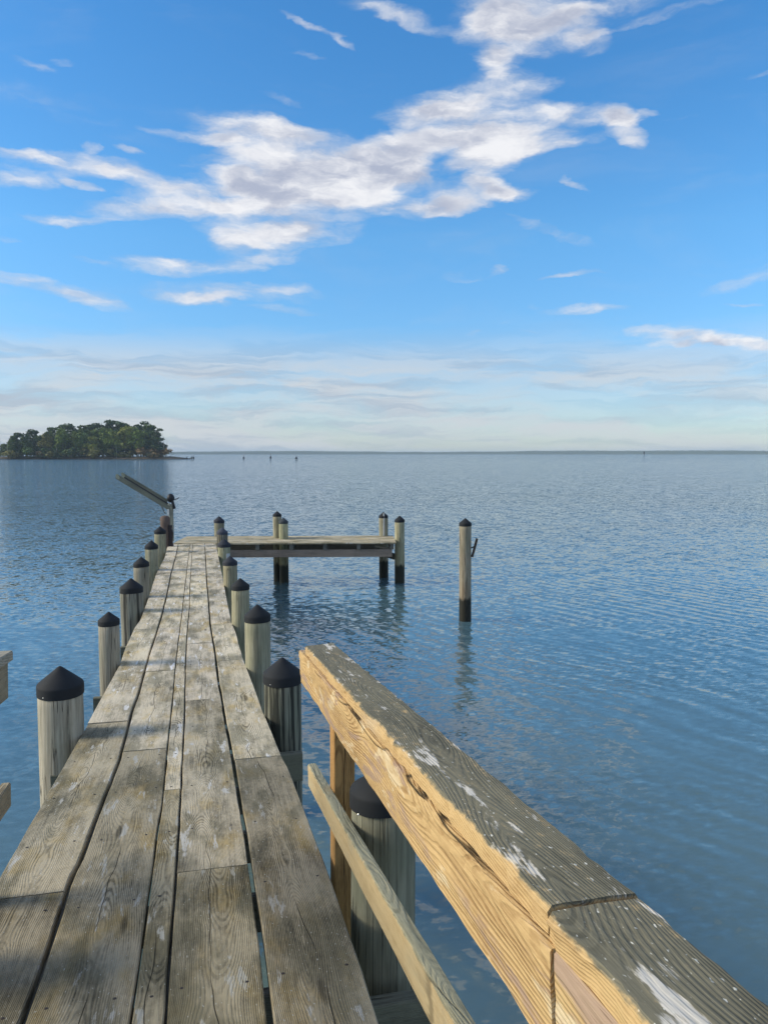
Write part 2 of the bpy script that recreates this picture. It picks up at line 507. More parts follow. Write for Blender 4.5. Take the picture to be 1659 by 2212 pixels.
def pile_mat(name, light, dark, green=(0.33, 0.32, 0.23), stripes=0.0):
    m, nt, p = new_mat(name)
    tc = nt.n.new('ShaderNodeTexCoord')
    oi = nt.n.new('ShaderNodeObjectInfo')
    geo = nt.n.new('ShaderNodeNewGeometry')
    x, y, z = nt.sep(tc.outputs['Object'])
    wx, wy, wz = nt.sep(geo.outputs['Position'])
    zo = nt.m('MULTIPLY_ADD', oi.outputs['Random'], 43.0, z)
    fb = nt.noise(nt.xyz(nt.m('MULTIPLY', x, 70.0), nt.m('MULTIPLY', y, 70.0), nt.m('MULTIPLY', zo, 3.0)), 1.0, 4.0, 0.6)
    mid = nt.noise(nt.xyz(nt.m('MULTIPLY', x, 17.0), nt.m('MULTIPLY', y, 17.0), nt.m('MULTIPLY', zo, 1.4)), 1.0, 4.0, 0.6)
    big = nt.noise(nt.xyz(nt.m('MULTIPLY', x, 5.0), nt.m('MULTIPLY', y, 5.0), nt.m('MULTIPLY', zo, 2.4)), 1.0, 5.0, 0.6)
    f = nt.m('ADD', nt.m('MULTIPLY', fb, 1.0), nt.m('MULTIPLY', mid, 1.1))
    f = nt.sm(f, 0.62, 1.55)
    col = nt.mix(f, light, dark)
    col = nt.mix(nt.m('MULTIPLY', nt.sm(big, 0.45, 0.68), 0.6), col, nt.mix(f, green, tuple(c * .4 for c in green)))
    # seasoning checks
    ck = nt.noise(nt.xyz(nt.m('MULTIPLY', x, 24.0), nt.m('MULTIPLY', y, 24.0), nt.m('MULTIPLY', zo, 0.7)), 1.0, 2.0, 0.5)
    cm = nt.m('MULTIPLY', nt.sm(nt.m('ABSOLUTE', nt.m('SUBTRACT', ck, 0.5)), 0.013, 0.003), nt.sm(big, 0.62, 0.42))
    col = nt.mix(nt.m('MULTIPLY', cm, 0.8), col, (0.02, 0.02, 0.017))
    if stripes:
        st = nt.noise(nt.xyz(nt.m('MULTIPLY', x, 30.0), nt.m('MULTIPLY', y, 30.0), nt.m('MULTIPLY', zo, 0.8)), 1.0, 3.0, 0.6)
        col = nt.mix(nt.m('MULTIPLY', nt.sm(st, 0.48, 0.56), stripes), col, (0.025, 0.026, 0.024))
    # tide line: dark growth, set by the height above the water
    tl = nt.m('ADD', wz, nt.m('ADD', nt.m('MULTIPLY', nt.m('SUBTRACT', mid, 0.5), 0.22), nt.m('MULTIPLY', nt.m('SUBTRACT', fb, 0.5), 0.10)))
    rust = nt.m('MULTIPLY', nt.sm(tl, 0.95, 0.62), nt.sm(mid, 0.4, 0.62))
    col = nt.mix(nt.m('MULTIPLY', rust, 0.35), col, (0.26, 0.16, 0.085))
    wet = nt.sm(tl, 0.51, 0.42)
    col = nt.mix(wet, col, nt.mix(mid, (0.012, 0.013, 0.010), (0.035, 0.033, 0.022)))
    col = nt.mix(1.0, col, oi.outputs['Color'], 'MULTIPLY')
    nt.put(p.inputs['Base Color'], col)
    nt.put(p.inputs['Roughness'], nt.m('MULTIPLY_ADD', wet, -0.35, 0.9))
    p.inputs['Specular IOR Level'].default_value = 0.3
    h = nt.m('SUBTRACT', nt.m('MULTIPLY', nt.m('ADD', fb, mid), -0.6), nt.m('MULTIPLY', cm, 1.4))
    nt.put(p.inputs['Normal'], bump(nt, h, 0.006))
    return m


M_PILE = pile_mat('pile_wood', (0.52, 0.465, 0.36), (0.19, 0.165, 0.12))
M_PILE_S = pile_mat('striped_pile_wood', (0.38, 0.355, 0.28), (0.15, 0.14, 0.11), stripes=0.85)


def plain_mat(name, col, rough=0.6, spec=0.4, metal=0.0, var=0.3, scale=30.0, bumpd=0.0008):
    m, nt, p = new_mat(name)
    tc = nt.n.new('ShaderNodeTexCoord')
    n = nt.noise(tc.outputs['Object'], scale, 4.0, 0.6)
    n2 = nt.noise(tc.outputs['Object'], scale * 0.2, 3.0, 0.6)
    f = nt.m('MULTIPLY_ADD', nt.m('ADD', n, n2), var, 1.0 - var)
    oi = nt.n.new('ShaderNodeObjectInfo')
    c = nt.mix(1.0, nt.mix(1.0, nt.xyz(f, f, f), col, 'MULTIPLY'), oi.outputs['Color'], 'MULTIPLY')
    nt.put(p.inputs['Base Color'], c)
    p.inputs['Roughness'].default_value = rough
    p.inputs['Specular IOR Level'].default_value = spec
    p.inputs['Metallic'].default_value = metal
    nt.put(p.inputs['Normal'], bump(nt, n, bumpd))
    return m


M_CAP = plain_mat('black_plastic', (0.018, 0.020, 0.023), 0.75, 0.25, var=0.35, scale=14.0)
M_NAIL = plain_mat('nail_steel', (0.45, 0.45, 0.43), 0.4, 0.5, 0.6)
M_WINCH = plain_mat('dark_steel', (0.016, 0.014, 0.016), 0.5, 0.5, 0.3)
M_RUSTY = plain_mat('rusty_timber', (0.13, 0.095, 0.08), 0.9, 0.2, var=0.6)
M_WHITE = plain_mat('grey_white_paint', (0.52, 0.53, 0.52), 0.6, 0.4, var=0.4)


# ------------------------------------------------------------------ water
def build_water():
    m, nt, p = new_mat('water')
    geo = nt.n.new('ShaderNodeNewGeometry')
    P = geo.outputs['Position']
    big = nt.noise(nt.mapping(P, rot=(0, 0, 0.5), scale=(0.05, 0.12, 0.1), kind='POINT'), 1.0, 4.0, 0.6)
    _, yw, _ = nt.sep(P)
    calm = nt.m('MULTIPLY', nt.sm(big, 0.36, 0.60, 0.75, 1.0), nt.sm(nt.m('ADD', yw, nt.m('MULTIPLY', big, 8.0)), 12.0, 60.0, 0.125, 3.0))
    sq = nt.mapping(P, rot=(0, 0, PSI), scale=(0.62, 1.0, 1.0), kind='POINT')
    tot = None
    for sc, amp, det in ((0.5, 0.10, 3.0), (3.2, 0.75, 3.0), (11.0, 1.45, 3.0)):
        n = nt.vm('SUBTRACT', nt.noise(nt.vm('ADD', sq, (sc * 3.1, 0, 0)), sc, det, 0.55, color=True), (0.5, 0.5, 0.5))
        n = nt.vm('MULTIPLY', n, (amp * 0.8, amp, 0))
        tot = n if tot is None else nt.vm('ADD', tot, n)
    tot = nt.vm('SCALE', tot, scale=calm)
    fine = nt.vm('SUBTRACT', nt.noise(sq, 15.0, 2.0, 0.5, color=True), (0.5, 0.5, 0.5))
    fa = nt.sm(nt.noise(P, 0.45, 3.0, 0.6), 0.38, 0.62, 0.10, 0.42)
    tot = nt.vm('ADD', tot, nt.vm('MULTIPLY', nt.vm('SCALE', fine, scale=fa), (0.8, 1.0, 0.0)))
    # long low wind wavelets crossing in front of the dock
    px, py, pz = nt.sep(P)
    wob = nt.m('MULTIPLY', nt.noise(P, 0.35, 3.0, 0.55), 9.0)
    for ang, wl, amp in ((R(22), 0.36, 0.055), (R(11), 0.55, 0.035), (R(34), 0.23, 0.035)):
        dx, dy = math.cos(ang), math.sin(ang)
        ph = nt.m('ADD', nt.m('MULTIPLY', nt.m('ADD', nt.m('MULTIPLY', px, dx), nt.m('MULTIPLY', py, dy)), 2 * math.pi / wl), wob)
        s = nt.m('MULTIPLY', nt.m('COSINE', ph), nt.m('MULTIPLY', nt.sm(nt.noise(nt.vm('ADD', P, (wl * 90, 0, 0)), 0.16, 3.0, 0.55), 0.38, 0.62), amp))
        tot = nt.vm('ADD', tot, nt.xyz(nt.m('MULTIPLY', s, dx), nt.m('MULTIPLY', s, dy), 0.0))
    nrm = nt.vm('NORMALIZE', nt.vm('ADD', tot, (0, 0, 1.0)))
    nt.put(p.inputs['Normal'], nrm)
    # the bottom is shallow and silty close to the shore, deep further out
    deep = nt.sm(nt.m('MULTIPLY_ADD', big, 6.0, py), 6.0, 15.0)
    nt.put(p.inputs['Base Color'], nt.mix(deep, (0.110, 0.165, 0.160), (0.068, 0.130, 0.155)))
    p.inputs['Roughness'].default_value = 0.06
    p.inputs['IOR'].default_value = 1.80
    S = 6000
    xs = [-S, -600, -60, -8, 8, 60, 600, S]
    V = [(x, y, 0) for y in xs for x in xs]
    n = len(xs)
    Fc = [(j * n + i, j * n + i + 1, (j + 1) * n + i + 1, (j + 1) * n + i) for j in range(n - 1) for i in range(n - 1)]
    o = mesh_obj('water', V, Fc, m)
    o['kind'] = 'structure'


build_water()

# ------------------------------------------------------------------ far shore
m_far, nt, p = new_mat('far_wood')
geo = nt.n.new('ShaderNodeNewGeometry')
n = nt.noise(geo.outputs['Position'], 0.03, 5.0, 0.6)
nt.put(p.inputs['Base Color'], nt.mix(n, (0.03, 0.05, 0.03), (0.07, 0.095, 0.05)))
p.inputs['Roughness'].default_value = 0.95
FAR_D = 3500.0
V, Fc = [], []
NN = 900
azs = np.linspace(PSI - R(48), PSI + R(48), NN)
prof_h = 13.0 + smooth_noise(NN, 60, 2.2) + smooth_noise(NN, 9, 0.7) + np.abs(smooth_noise(NN, 1.2, 0.45))
bump_r = np.exp(-((np.degrees(azs - PSI) - 14) / 4.5) ** 2) * 2.5 + np.exp(-((np.degrees(azs - PSI) - 23) / 5) ** 2) * 3.0
prof_h = np.clip(prof_h + bump_r, 6, 22)
for i, a in enumerate(azs):
    for d, hh in ((0, -0.5), (6, 1.0), (14, 0.72), (45, 1.0), (180, 1.0), (260, -0.5)):
        h = prof_h[i] * hh if hh > 0 else -0.5
        if d == 6:
            h = 0.6
        V.append((math.sin(a) * (FAR_D + d), math.cos(a) * (FAR_D + d), h))
for i in range(NN - 1):
    for j in range(5):
        Fc.append((i * 6 + j, (i + 1) * 6 + j, (i + 1) * 6 + j + 1, i * 6 + j + 1))
o = mesh_obj('far_shore', V, Fc, m_far)
o['kind'] = 'structure'

# ------------------------------------------------------------------ the deck surface
r_ = ray(438, 1141)
S1 = r_[2] / r_[1]
r_ = ray(435, 1018)
S2 = r_[2] / r_[1]
H0 = 1.37
r_ = ray(380, 1548)
YB = -H0 / (r_[2] / r_[1] - S1)


def zdeck(y):
    return HC - H0 + S1 * y if y < YB else HC - H0 + S1 * YB + S2 * (y - YB)


def on_deck(x, y):
    r = ray(x, y)
    t = H0 / (-(r[2] - S1 * r[1]))
    if t * r[1] > YB:
        t = (H0 - S1 * YB + S2 * YB) / (-(r[2] - S2 * r[1]))
    return EYE + t * r


LINES = {
    'L': [(364, 1175), (357, 1203), (338, 1240), (323, 1288), (305, 1338), (293, 1353), (273, 1398), (260, 1435), (200, 1544), (181.6, 1579), (103, 1716), (20.6, 1860)],
    'AB': [(386, 1175), (381, 1200), (371, 1236), (362, 1281), (350, 1329), (338, 1369), (324, 1410), (303, 1489), (283, 1546), (260, 1637), (231, 1711.5), (206, 1773), (177, 1856), (157.5, 1889), (105, 2051.5), (47, 2212)],
    'BC': [(411, 1175), (404, 1236), (398, 1287), (392, 1341), (388, 1369), (379, 1447), (373.5, 1513), (366.5, 1575), (359, 1658), (351, 1740), (340, 1805), (323, 1936), (304.6, 2067), (286, 2193)],
    'CD': [(417, 1175), (414, 1224), (411, 1266), (410, 1314), (405, 1369), (401.5, 1431), (400, 1534), (396, 1617), (392, 1699), (386, 1805), (375.5, 1962), (365, 2093.5), (358, 2212)],
    'DE': [(443, 1175), (445, 1206), (447, 1251), (451, 1299), (455, 1350), (458, 1369), (465.5, 1410), (472.5, 1472), (481, 1513), (491, 1575), (503.5, 1637), (512, 1691), (524, 1761), (532, 1805), (551, 1936), (568, 2060), (585, 2212)],
    'R': [(467, 1175), (480, 1239), (489.4, 1290), (501.4, 1347), (510.5, 1369), (518, 1398), (528, 1431), (553, 1493), (576, 1555), (583, 1571), (611, 1641), (619, 1650), (654, 1740), (683, 1815), (722, 1920), (777, 2078), (819, 2212)],
}
EDGE = {}
for k, l in LINES.items():
    P = sorted([(on_deck(*q)[1], on_deck(*q)[0]) for q in l])
    ys = [a for a, b in P]
    xs = [b for a, b in P]
    ys = [0.6] + ys + [ys[-1] + 0.6]
    xs = [xs[0]] + xs + [xs[-1]]
    EDGE[k] = (np.array(ys), np.array(xs))


def edge(k, y):
    return float(np.interp(y, *EDGE[k]))


def yj(py, px=430):
    return float(on_deck(px, py)[1])


JOINTS = {
    ('L', 'AB'): [1203, 1240, 1291, 1353, 1439, 1546, 1889],
    ('AB', 'BC'): [1186, 1203.5, 1233, 1286, 1353, 1444.5, 1610, 2203],
    ('BC', 'CD'): [1203, 1252, 1296.5, 1430, 1700],
    ('CD', 'DE'): [1182, 1212, 1242, 1258, 1315, 1390, 1511, 1880],
    ('DE', 'R'): [1205, 1239, 1293, 1350, 1431, 1648],
}
GAP = {'L': (0, 0), 'AB': (0.010, 0.010), 'BC': (0.0045, 0.0045), 'CD': (0.005, 0.005), 'DE': (0.009, 0.009), 'R': (0, 0)}

YEND = yj(1174)
dock = thing('dock', 'long weathered grey plank dock running straight out over the water', 'dock', (-0.2, 3.0, 0.0))
tones = {0: (1, 1, 1), 1: (.86, .86, .84), 2: (1.1, 1.1, 1.1), 3: (.95, .93, .84)}
bi = 0
for (kl, kr), js in JOINTS.items():
    ys = sorted([yj(v) for v in js] + [0.75, YEND])
    for a, b in zip(ys[:-1], ys[1:]):
        if b - a < 0.15:
            continue
        # a board must not bend over the foot of the ramp: split the profile there by its own sag
        a0, b0 = a + 0.004, b - 0.004
        ym = (a0 + b0) / 2
        pts_y = np.linspace(a0, b0, max(3, int((b0 - a0) / 0.12)))
        lx = [(edge(kl, t) + GAP[kl][1]) for t in pts_y]
        rx = [(edge(kr, t) - GAP[kr][0]) for t in pts_y]
        xc = (sum(lx) + sum(rx)) / (2 * len(lx))
        lift = rng.uniform(-0.003, 0.003)
        p0 = Vector((xc, a0, zdeck(a0) + lift))
        p1 = Vector((xc, b0, zdeck(b0) + lift + rng.uniform(-0.002, 0.002)))
        L = (p1 - p0).length
        sc = L / (b0 - a0)
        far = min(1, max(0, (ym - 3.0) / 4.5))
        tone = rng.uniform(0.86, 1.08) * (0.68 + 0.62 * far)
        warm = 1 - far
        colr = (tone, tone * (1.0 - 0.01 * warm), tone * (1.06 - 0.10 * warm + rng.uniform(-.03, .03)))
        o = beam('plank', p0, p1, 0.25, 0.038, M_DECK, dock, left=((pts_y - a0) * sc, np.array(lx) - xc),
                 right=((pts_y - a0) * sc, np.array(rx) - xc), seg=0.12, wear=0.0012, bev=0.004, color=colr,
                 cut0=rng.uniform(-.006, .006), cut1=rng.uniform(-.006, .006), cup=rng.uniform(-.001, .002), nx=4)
        if kl != 'L' or True:
            # follow the break of slope where a board spans it
            me = o.data
            if a0 < YB < b0:
                Mi = o.matrix_basis
                Mii = Mi.inverted()
                for v in me.vertices:
                    wv = Mi @ v.co
                    base = p0.z + (p1.z - p0.z) * (wv.y - a0) / (b0 - a0)
                    wv.z += zdeck(wv.y) + lift - base
                    v.co = Mii @ wv
                me.update()
        bi += 1

# stringers and cross joists under the boards
for kx in ('L', 'AB', 'CD', 'R'):
    dx = {'L': 0.10, 'AB': 0.0, 'CD': 0.0, 'R': -0.10}[kx]
    for a, b in ((0.7, YB), (YB + 0.002, YEND)):
        beam('stringer', (edge(kx, a) + dx, a, zdeck(a) - 0.045), (edge(kx, b) + dx, b, zdeck(b) - 0.045), 0.04, 0.18, M_BEAM, dock,
             color=(.75, .75, .75), seg=1.0)
yy = 1.0
while yy < YEND:
    z = zdeck(yy) - 0.0415
    for (ka, kb, da, db) in (('L', 'AB', .124, -.024), ('AB', 'CD', .024, -.024), ('CD', 'R', .024, -.124)):
        beam('joist', (edge(ka, yy) + da, yy, z), (edge(kb, yy) + db, yy, z), 0.04, 0.14, M_BEAM, dock, color=(.75, .75, .75), seg=0.3)
    yy += 0.62

# nails: pairs where boards cross the joists (near part only; too small to show further off)
NAILY = [0.62 * i + 1.0 for i in range(22)]
nv, nf = [], []
for yv in NAILY:
    for kl, kr in JOINTS:
        a, b = edge(kl, yv), edge(kr, yv)
        if b - a < 0.12:
            xs = [(a + b) / 2]
        else:
            xs = [a + 0.05, b - 0.05]
        for xv in xs:
            xv += rng.uniform(-.01, .01)
            yq = yv + rng.uniform(-.012, .012)
            c = len(nv)
            zq = zdeck(yq) + 0.0012
            for k in range(6):
                nv.append((xv + 0.0058 * math.cos(k * math.pi / 3), yq + 0.0058 * math.sin(k * math.pi / 3), zq))
            nv.append((xv, yq, zq + 0.001))
            nf += [(c + k, c + (k + 1) % 6, c + 6) for k in range(6)]
o = mesh_obj('nail', nv, nf, plain_mat('rusty_nail', (0.055, 0.042, 0.034), 0.6, 0.4, 0.4), dock)
o['kind'] = 'stuff'


# ------------------------------------------------------------------ piles
def pile_mesh(r, zb, zt, seed, bulge=0.04):
    g = np.random.default_rng(seed)
    NS, NR = 28, 26
    V, Fc = [], []
    ph = g.uniform(0, 6.28, 4)
    prof = np.interp(np.linspace(0, 5, NR), range(6), g.normal(0, 0.012, 6))
    lean = g.normal(0, 0.004, 2)
    for i in range(NR):
        u = i / (NR - 1)
        z = zb + (zt - zb) * u
        for k in range(NS):
            a = 2 * math.pi * k / NS
            rr = r * (1 + prof[i] + 0.012 * math.sin(2 * a + ph[0]) + 0.008 * math.sin(3 * a + ph[1]) + 0.006 * math.sin(7 * a + ph[2]) * math.sin(4 * u + ph[3]))
            rr *= 1.0 + bulge * (1 - u)
            V.append((rr * math.cos(a) + lean[0] * (1 - u), rr * math.sin(a) + lean[1] * (1 - u), z))
    for i in range(NR - 1):
        for k in range(NS):
            kk = (k + 1) % NS
            Fc.append((i * NS + k, i * NS + kk, (i + 1) * NS + kk, (i + 1) * NS + k))
    Fc.append(tuple((NR - 1) * NS + k for k in range(NS)))
    return V, Fc


def cap_mesh(r, skirt, cone, zt, tilt=(0, 0)):
    prof = [(r * 0.985, zt - skirt), (r, zt - skirt + 0.001), (r * 1.0, zt - 0.012), (r * 0.995, zt - 0.004), (r * 0.965, zt + 0.004), (r * 0.60, zt + cone * 0.42), (r * 0.25, zt + cone * 0.78),
            (r * 0.10, zt + cone * 0.94), (r * 0.04, zt + cone * 0.985)]
    NS = 40
    V, Fc = [], []
    for (rr, z) in prof:
        for k in range(NS):
            a = 2 * math.pi * k / NS
            rq = rr * (1 + 0.004 * math.sin(5 * a))
            V.append((rq * math.cos(a), rq * math.sin(a), z + tilt[0] * math.cos(a) * rr + tilt[1] * math.sin(a) * rr))
    c = len(V)
    V.append((0, 0, zt + cone))
    for i in range(len(prof) - 1):
        for k in range(NS):
            kk = (k + 1) % NS
            Fc.append((i * NS + k, i * NS + kk, (i + 1) * NS + kk, (i + 1) * NS + k))
    for k in range(NS):
        Fc.append(((len(prof) - 1) * NS + k, (len(prof) - 1) * NS + (k + 1) % NS, c))
    return V, Fc


def pile(X, Y, rcap, ztop, label, seed, mat=None, color=(1, 1, 1), group=None, capcol=(1, 1, 1), cone=0.80, skirt=0.48, name='dock_pile', nail=True, cap=True):
    """ztop = apex of the cap"""
    t = thing(name, label, 'pile', (X, Y, 0.0), group)
    r = rcap * 0.955
    ch, sk = cone * rcap, skirt * rcap
    zt = ztop - ch
    gl = np.random.default_rng(seed + 9)
    M = Matrix.Translation((X, Y, 0)) @ Matrix.Rotation(float(gl.normal(0, 0.005)), 4, 'X') @ Matrix.Rotation(float(gl.normal(0, 0.006)), 4, 'Y')
    V, Fc = pile_mesh(r, -1.2, zt - 0.004, seed)
    mesh_obj('shaft', V, Fc, mat or M_PILE, t, M, smooth=True, color=color)
    if cap:
        g = np.random.default_rng(seed + 5)
        V, Fc = cap_mesh(rcap, sk, ch, zt, g.normal(0, 0.02, 2))
        me = mesh_obj('cap', V, Fc, M_CAP, t, M, smooth=False, color=capcol)
        for i, f in enumerate(me.data.polygons):
            f.use_smooth = True
        me.data.set_sharp_from_angle(angle=R(50))
        if nail:
            a = math.atan2(-Y, -X) - 0.7
            nx_, ny_ = math.cos(a), math.sin(a)
            c = Vector((X + nx_ * rcap, Y + ny_ * rcap, zt - sk * 0.8))
            u = Vector((-ny_, nx_, 0))
            vs = [c + (u * math.cos(k * 1.047) + Vector((0, 0, 1)) * math.sin(k * 1.047)) * 0.005 for k in range(6)] + [c + Vector((nx_, ny_, 0)) * 0.003]
            mesh_obj('nail', vs, [(k, (k + 1) % 6, 6) for k in range(6)], M_NAIL, me)
    return t


def pile_from(px, wpx, apy, side=None, XY=None):
    """solve a dock-side pile from its measured centre, cap width and apex"""
    if XY is None:
        best = None
        for Y in np.linspace(2, 24, 2201):
            d = float(FW @ np.array([0, Y, -1.5]))
            rad = wpx / 2 * d / F_
            X = edge('L' if side < 0 else 'R', Y) + side * (rad - 0.004)
            q = np.array([X, Y, zdeck(Y) + 0.5]) - EYE
            e = abs(CX + F_ * (q @ RT) / (q @ FW) - px)
            if best is None or e < best[0]:
                best = (e, Y, X, rad)
        _, Y, X, rad = best
    else:
        X, Y = XY
        d = float(FW @ (np.array([X, Y, 1.6]) - EYE))
        rad = wpx / 2 * d / F_
    r = ray(px, apy)
    h = math.hypot(X, Y) / math.hypot(r[0], r[1])
    return X, Y, rad, HC + r[2] * h


GL = 'capped piles down the left side of the dock'
GR = 'capped piles down the right side of the dock'
PX = {}
LEFT = [
    (126, 92, 1438, 'stout grey pile with black cone cap nearest the camera on the left of the dock', M_PILE, (1.0, 1.0, 1.0)),
    (235, 44, 1321, 'slimmer pale pile standing second from the camera on the left of the dock', M_PILE, (.9, .9, .9)),
    (285, 48, 1249, 'dark pile with black vertical stripes, third on the left of the dock', M_PILE_S, (.9, .9, .9)),
    (304, 33, 1203, 'fourth pile on the left side, just past the black striped one', M_PILE, (.75, .76, .75)),
    (327, 28, 1167, 'fifth pile on the left side, greenish grey under a black cone cap', M_PILE, (.8, .84, .76)),
    (346, 25, 1137, 'sixth and last cone-capped pile on the left, beside the rounded reddish pile', M_PILE, (.82, .84, .74)),
]
for i, (px, w, ay, lab, mt, cc) in enumerate(LEFT):
    X, Y, rad, zt = pile_from(px, w, ay, -1)
    PX['L%d' % (i + 1)] = (X, Y, rad)
    pile(X, Y, rad, zt, lab, 100 + i, mt, cc, GL, nail=(i < 1))
RIGHT = [
    (611, 86, 1420, 'dark streaked pile with black cone cap beside the far end of the handrail', M_PILE_S, (.72, .75, .7)),
    (558, 57.6, 1306, 'grey pile with tall black cone cap, second beyond the golden handrail', M_PILE, (.85, .88, .8)),
    (519.5, 40, 1249, 'greenish grey pile with black cap, third beyond the handrail on the right', M_PILE, (.85, .88, .76)),
    (499, 32, 1200.7, 'fourth pile beyond the handrail on the right, just below the one with the white plate', M_PILE, (.85, .86, .74)),
    (485, 28, 1163.8, 'pale green pile with a small white plate on its side, right of the dock', M_PILE, (.92, 1.0, .86)),
    (480, 24.3, 1139, 'pile with faded grey cap near the corner of dock and side platform', M_PILE_S, (.9, .88, .85)),
    (474, 23, 1115, 'farthest pile in the right row, at the back of the dock end', M_PILE, (.7, .72, .66)),
]
for i, (px, w, ay, lab, mt, cc) in enumerate(RIGHT):
    X, Y, rad, zt = pile_from(px, w, ay, 1)
    PX['R%d' % (i + 1)] = (X, Y, rad)
    t = pile(X, Y, rad, zt, lab, 200 + i, mt, cc, GR, nail=(i < 1), capcol=(3.2, 3.2, 3.6) if i == 5 else (1, 1, 1) if i < 3 else (1.7, 1.7, 1.9))
    if i == 4:
        a = -math.pi / 2 + 0.5
        c = Vector((X + (rad * 0.98) * math.cos(a), Y + (rad * 0.98) * math.sin(a), 0))
        q = ray(490, 1204)
        c.z = HC + q[2] * math.hypot(c.x, c.y) / math.hypot(q[0], q[1])
        c += Vector((math.cos(a), math.sin(a), 0)) * 0.012
        u = Vector((-math.sin(a), math.cos(a), 0))
        beam('plate', c - Vector((0, 0, .08)), c + Vector((0, 0, .08)), 0.085, 0.008, M_WHITE, t, up=(math.cos(a), math.sin(a), 0), seg=1, wear=0, bev=.002)
# the two piles beside the handrails at the head of the ramp
X, Y, rad, zt = pile_from(816, 150, 1656, XY=(0.602, 2.60))
pile(X, Y, 0.122, zt - 0.008, 'thick grey pile with rounded black cap under the golden handrail', 300, M_PILE, (.62, .66, .60), GR, cone=0.62, skirt=0.5)
pile(-0.955, 2.52, 0.125, zdeck(2.5) + 0.5, 'grey pile with black cap under the left handrail', 301, M_PILE, (.9, .9, .85), GL)


# platform
ZP = zdeck(YEND) + 0.004
pfl = on_z(378, 1173.5, ZP)
pfr = on_z(856, 1171.5, ZP)
pbl = on_z(372, 1161.0, ZP)
pbr = on_z(836, 1157.5, ZP)
pv = Vector(pfr - pfl)
pl_dir = pv.normalized()
perp = Vector((-pl_dir.y, pl_dir.x, 0))
DEPTH = 1.62
plat = thing('side_platform', 'low grey plank platform reaching right from the end of the dock', 'platform', tuple(pfl * 0.5 + pfr * 0.5 + np.array([0, 0, -ZP])))
p0 = Vector(pfl)
Lp = pv.length
# its left end reaches the davit corner
row = 0
wv = DEPTH / 6
for k in range(6):
    cuts = [[-0.05, 2.9, 6.2], [-0.05, 1.8, 4.4, 6.2]][k % 2]
    cuts = [-0.05] + [c for c in cuts[1:-1]] + [Lp]
    for a, b in zip(cuts[:-1], cuts[1:]):
        s = p0 + pl_dir * (a + 0.004) + perp * (wv * (k + 0.5)) + Vector((0, 0, rng.uniform(-.002, .002)))
        e = p0 + pl_dir * (b - 0.004) + perp * (wv * (k + 0.5)) + Vector((0, 0, rng.uniform(-.002, .002)))
        tn = rng.uniform(.95, 1.2)
        beam('plank', s, e, wv - 0.012, 0.038, M_DECK, plat, color=(tn, tn * .98, tn * .95), seg=0.5)
for off in (0.08, DEPTH - 0.1):
    s = p0 + pl_dir * 0.9 + perp * off
    e = p0 + pl_dir * (Lp - 0.10) + perp * off
    s.z = e.z = ZP - 0.185
    beam('beam', s, e, 0.05, 0.185, M_BEAM, plat, color=(.95, .80, .76), seg=0.5)
nj = 7
for j in range(nj):
    a = 0.35 + (Lp - 0.45) * j / (nj - 1)
    s = p0 + pl_dir * a + perp * 0.03
    e = p0 + pl_dir * a + perp * (DEPTH - 0.03)
    s.z = e.z = ZP - 0.0415
    beam('joist', s, e, 0.09, 0.142, M_BEAM, plat, color=(.6, .6, .6), seg=0.6)
# diagonal brace at the outer end
s = p0 + pl_dir * (Lp - 0.52) + perp * 0.15
e = p0 + pl_dir * (Lp - 0.12) + perp * 0.15
s.z, e.z = ZP - 0.07, ZP - 0.17
beam('brace', s, e, 0.04, 0.06, M_BEAM, plat, color=(.8, .7, .6), seg=0.5)
# fascia board along the front edge of the dock end
GP = 'piles holding the side platform'
w = on_z(615, 1259, 0)
q = pile_from(615, 20.6, 1118, XY=(w[0], w[1] + 0.12))
zt_p = q[3]
pile(q[0], q[1], q[2], q[3], 'pale green pile with grey cap in front of the platform near its middle', 401, M_PILE, (.95, 1.03, .86), GP, capcol=(2.4, 2.6, 2.6), nail=False)
w = on_z(866, 1260, 0)
q = pile_from(865, 22, 1114, XY=(w[0], w[1] + 0.12))
pile(q[0], q[1], q[2], q[3], 'pale pile at the front outer corner of the platform, with dark cable at its foot', 402, M_PILE, (.95, .98, .82), GP, nail=False)
PFR = q
b1 = on_z(599.5, 1162, ZP)
q = pile_from(599.5, 19, 1104, XY=tuple((Vector(b1) + perp * 0.02)[:2]))
pile(q[0], q[1], q[2], q[3], 'pile with black cap standing behind the platform near its middle', 403, M_PILE, (.85, .87, .78), GP, nail=False)
w = on_z(831, 1249, 0)
q = pile_from(831, 20, 1106, XY=(w[0], w[1] + 0.1))
t = pile(q[0], q[1], q[2], q[3], 'pile at the back outer corner of the platform with a white strip', 404, M_PILE, (.85, .87, .8), GP, nail=False)
fx = Vector((-FW[0], -FW[1], 0)).normalized()
c = Vector((q[0], q[1], 0)) + fx * (q[2] + 0.01)
beam('strip', (c.x, c.y, ZP + 0.02), (c.x, c.y, ZP + 0.62), 0.035, 0.015, M_WHITE, t, up=fx, seg=1, wear=0)
# cross timbers between the platform piles
for (ax, ay), (bx, by) in (((PFR[0], PFR[1]), (q[0], q[1])),):
    beam('cross_timber', (ax - 0.15, ay, ZP - .37), (bx - 0.05, by, ZP - .37), 0.05, 0.16, M_BEAM, plat, color=(.35, .35, .33))


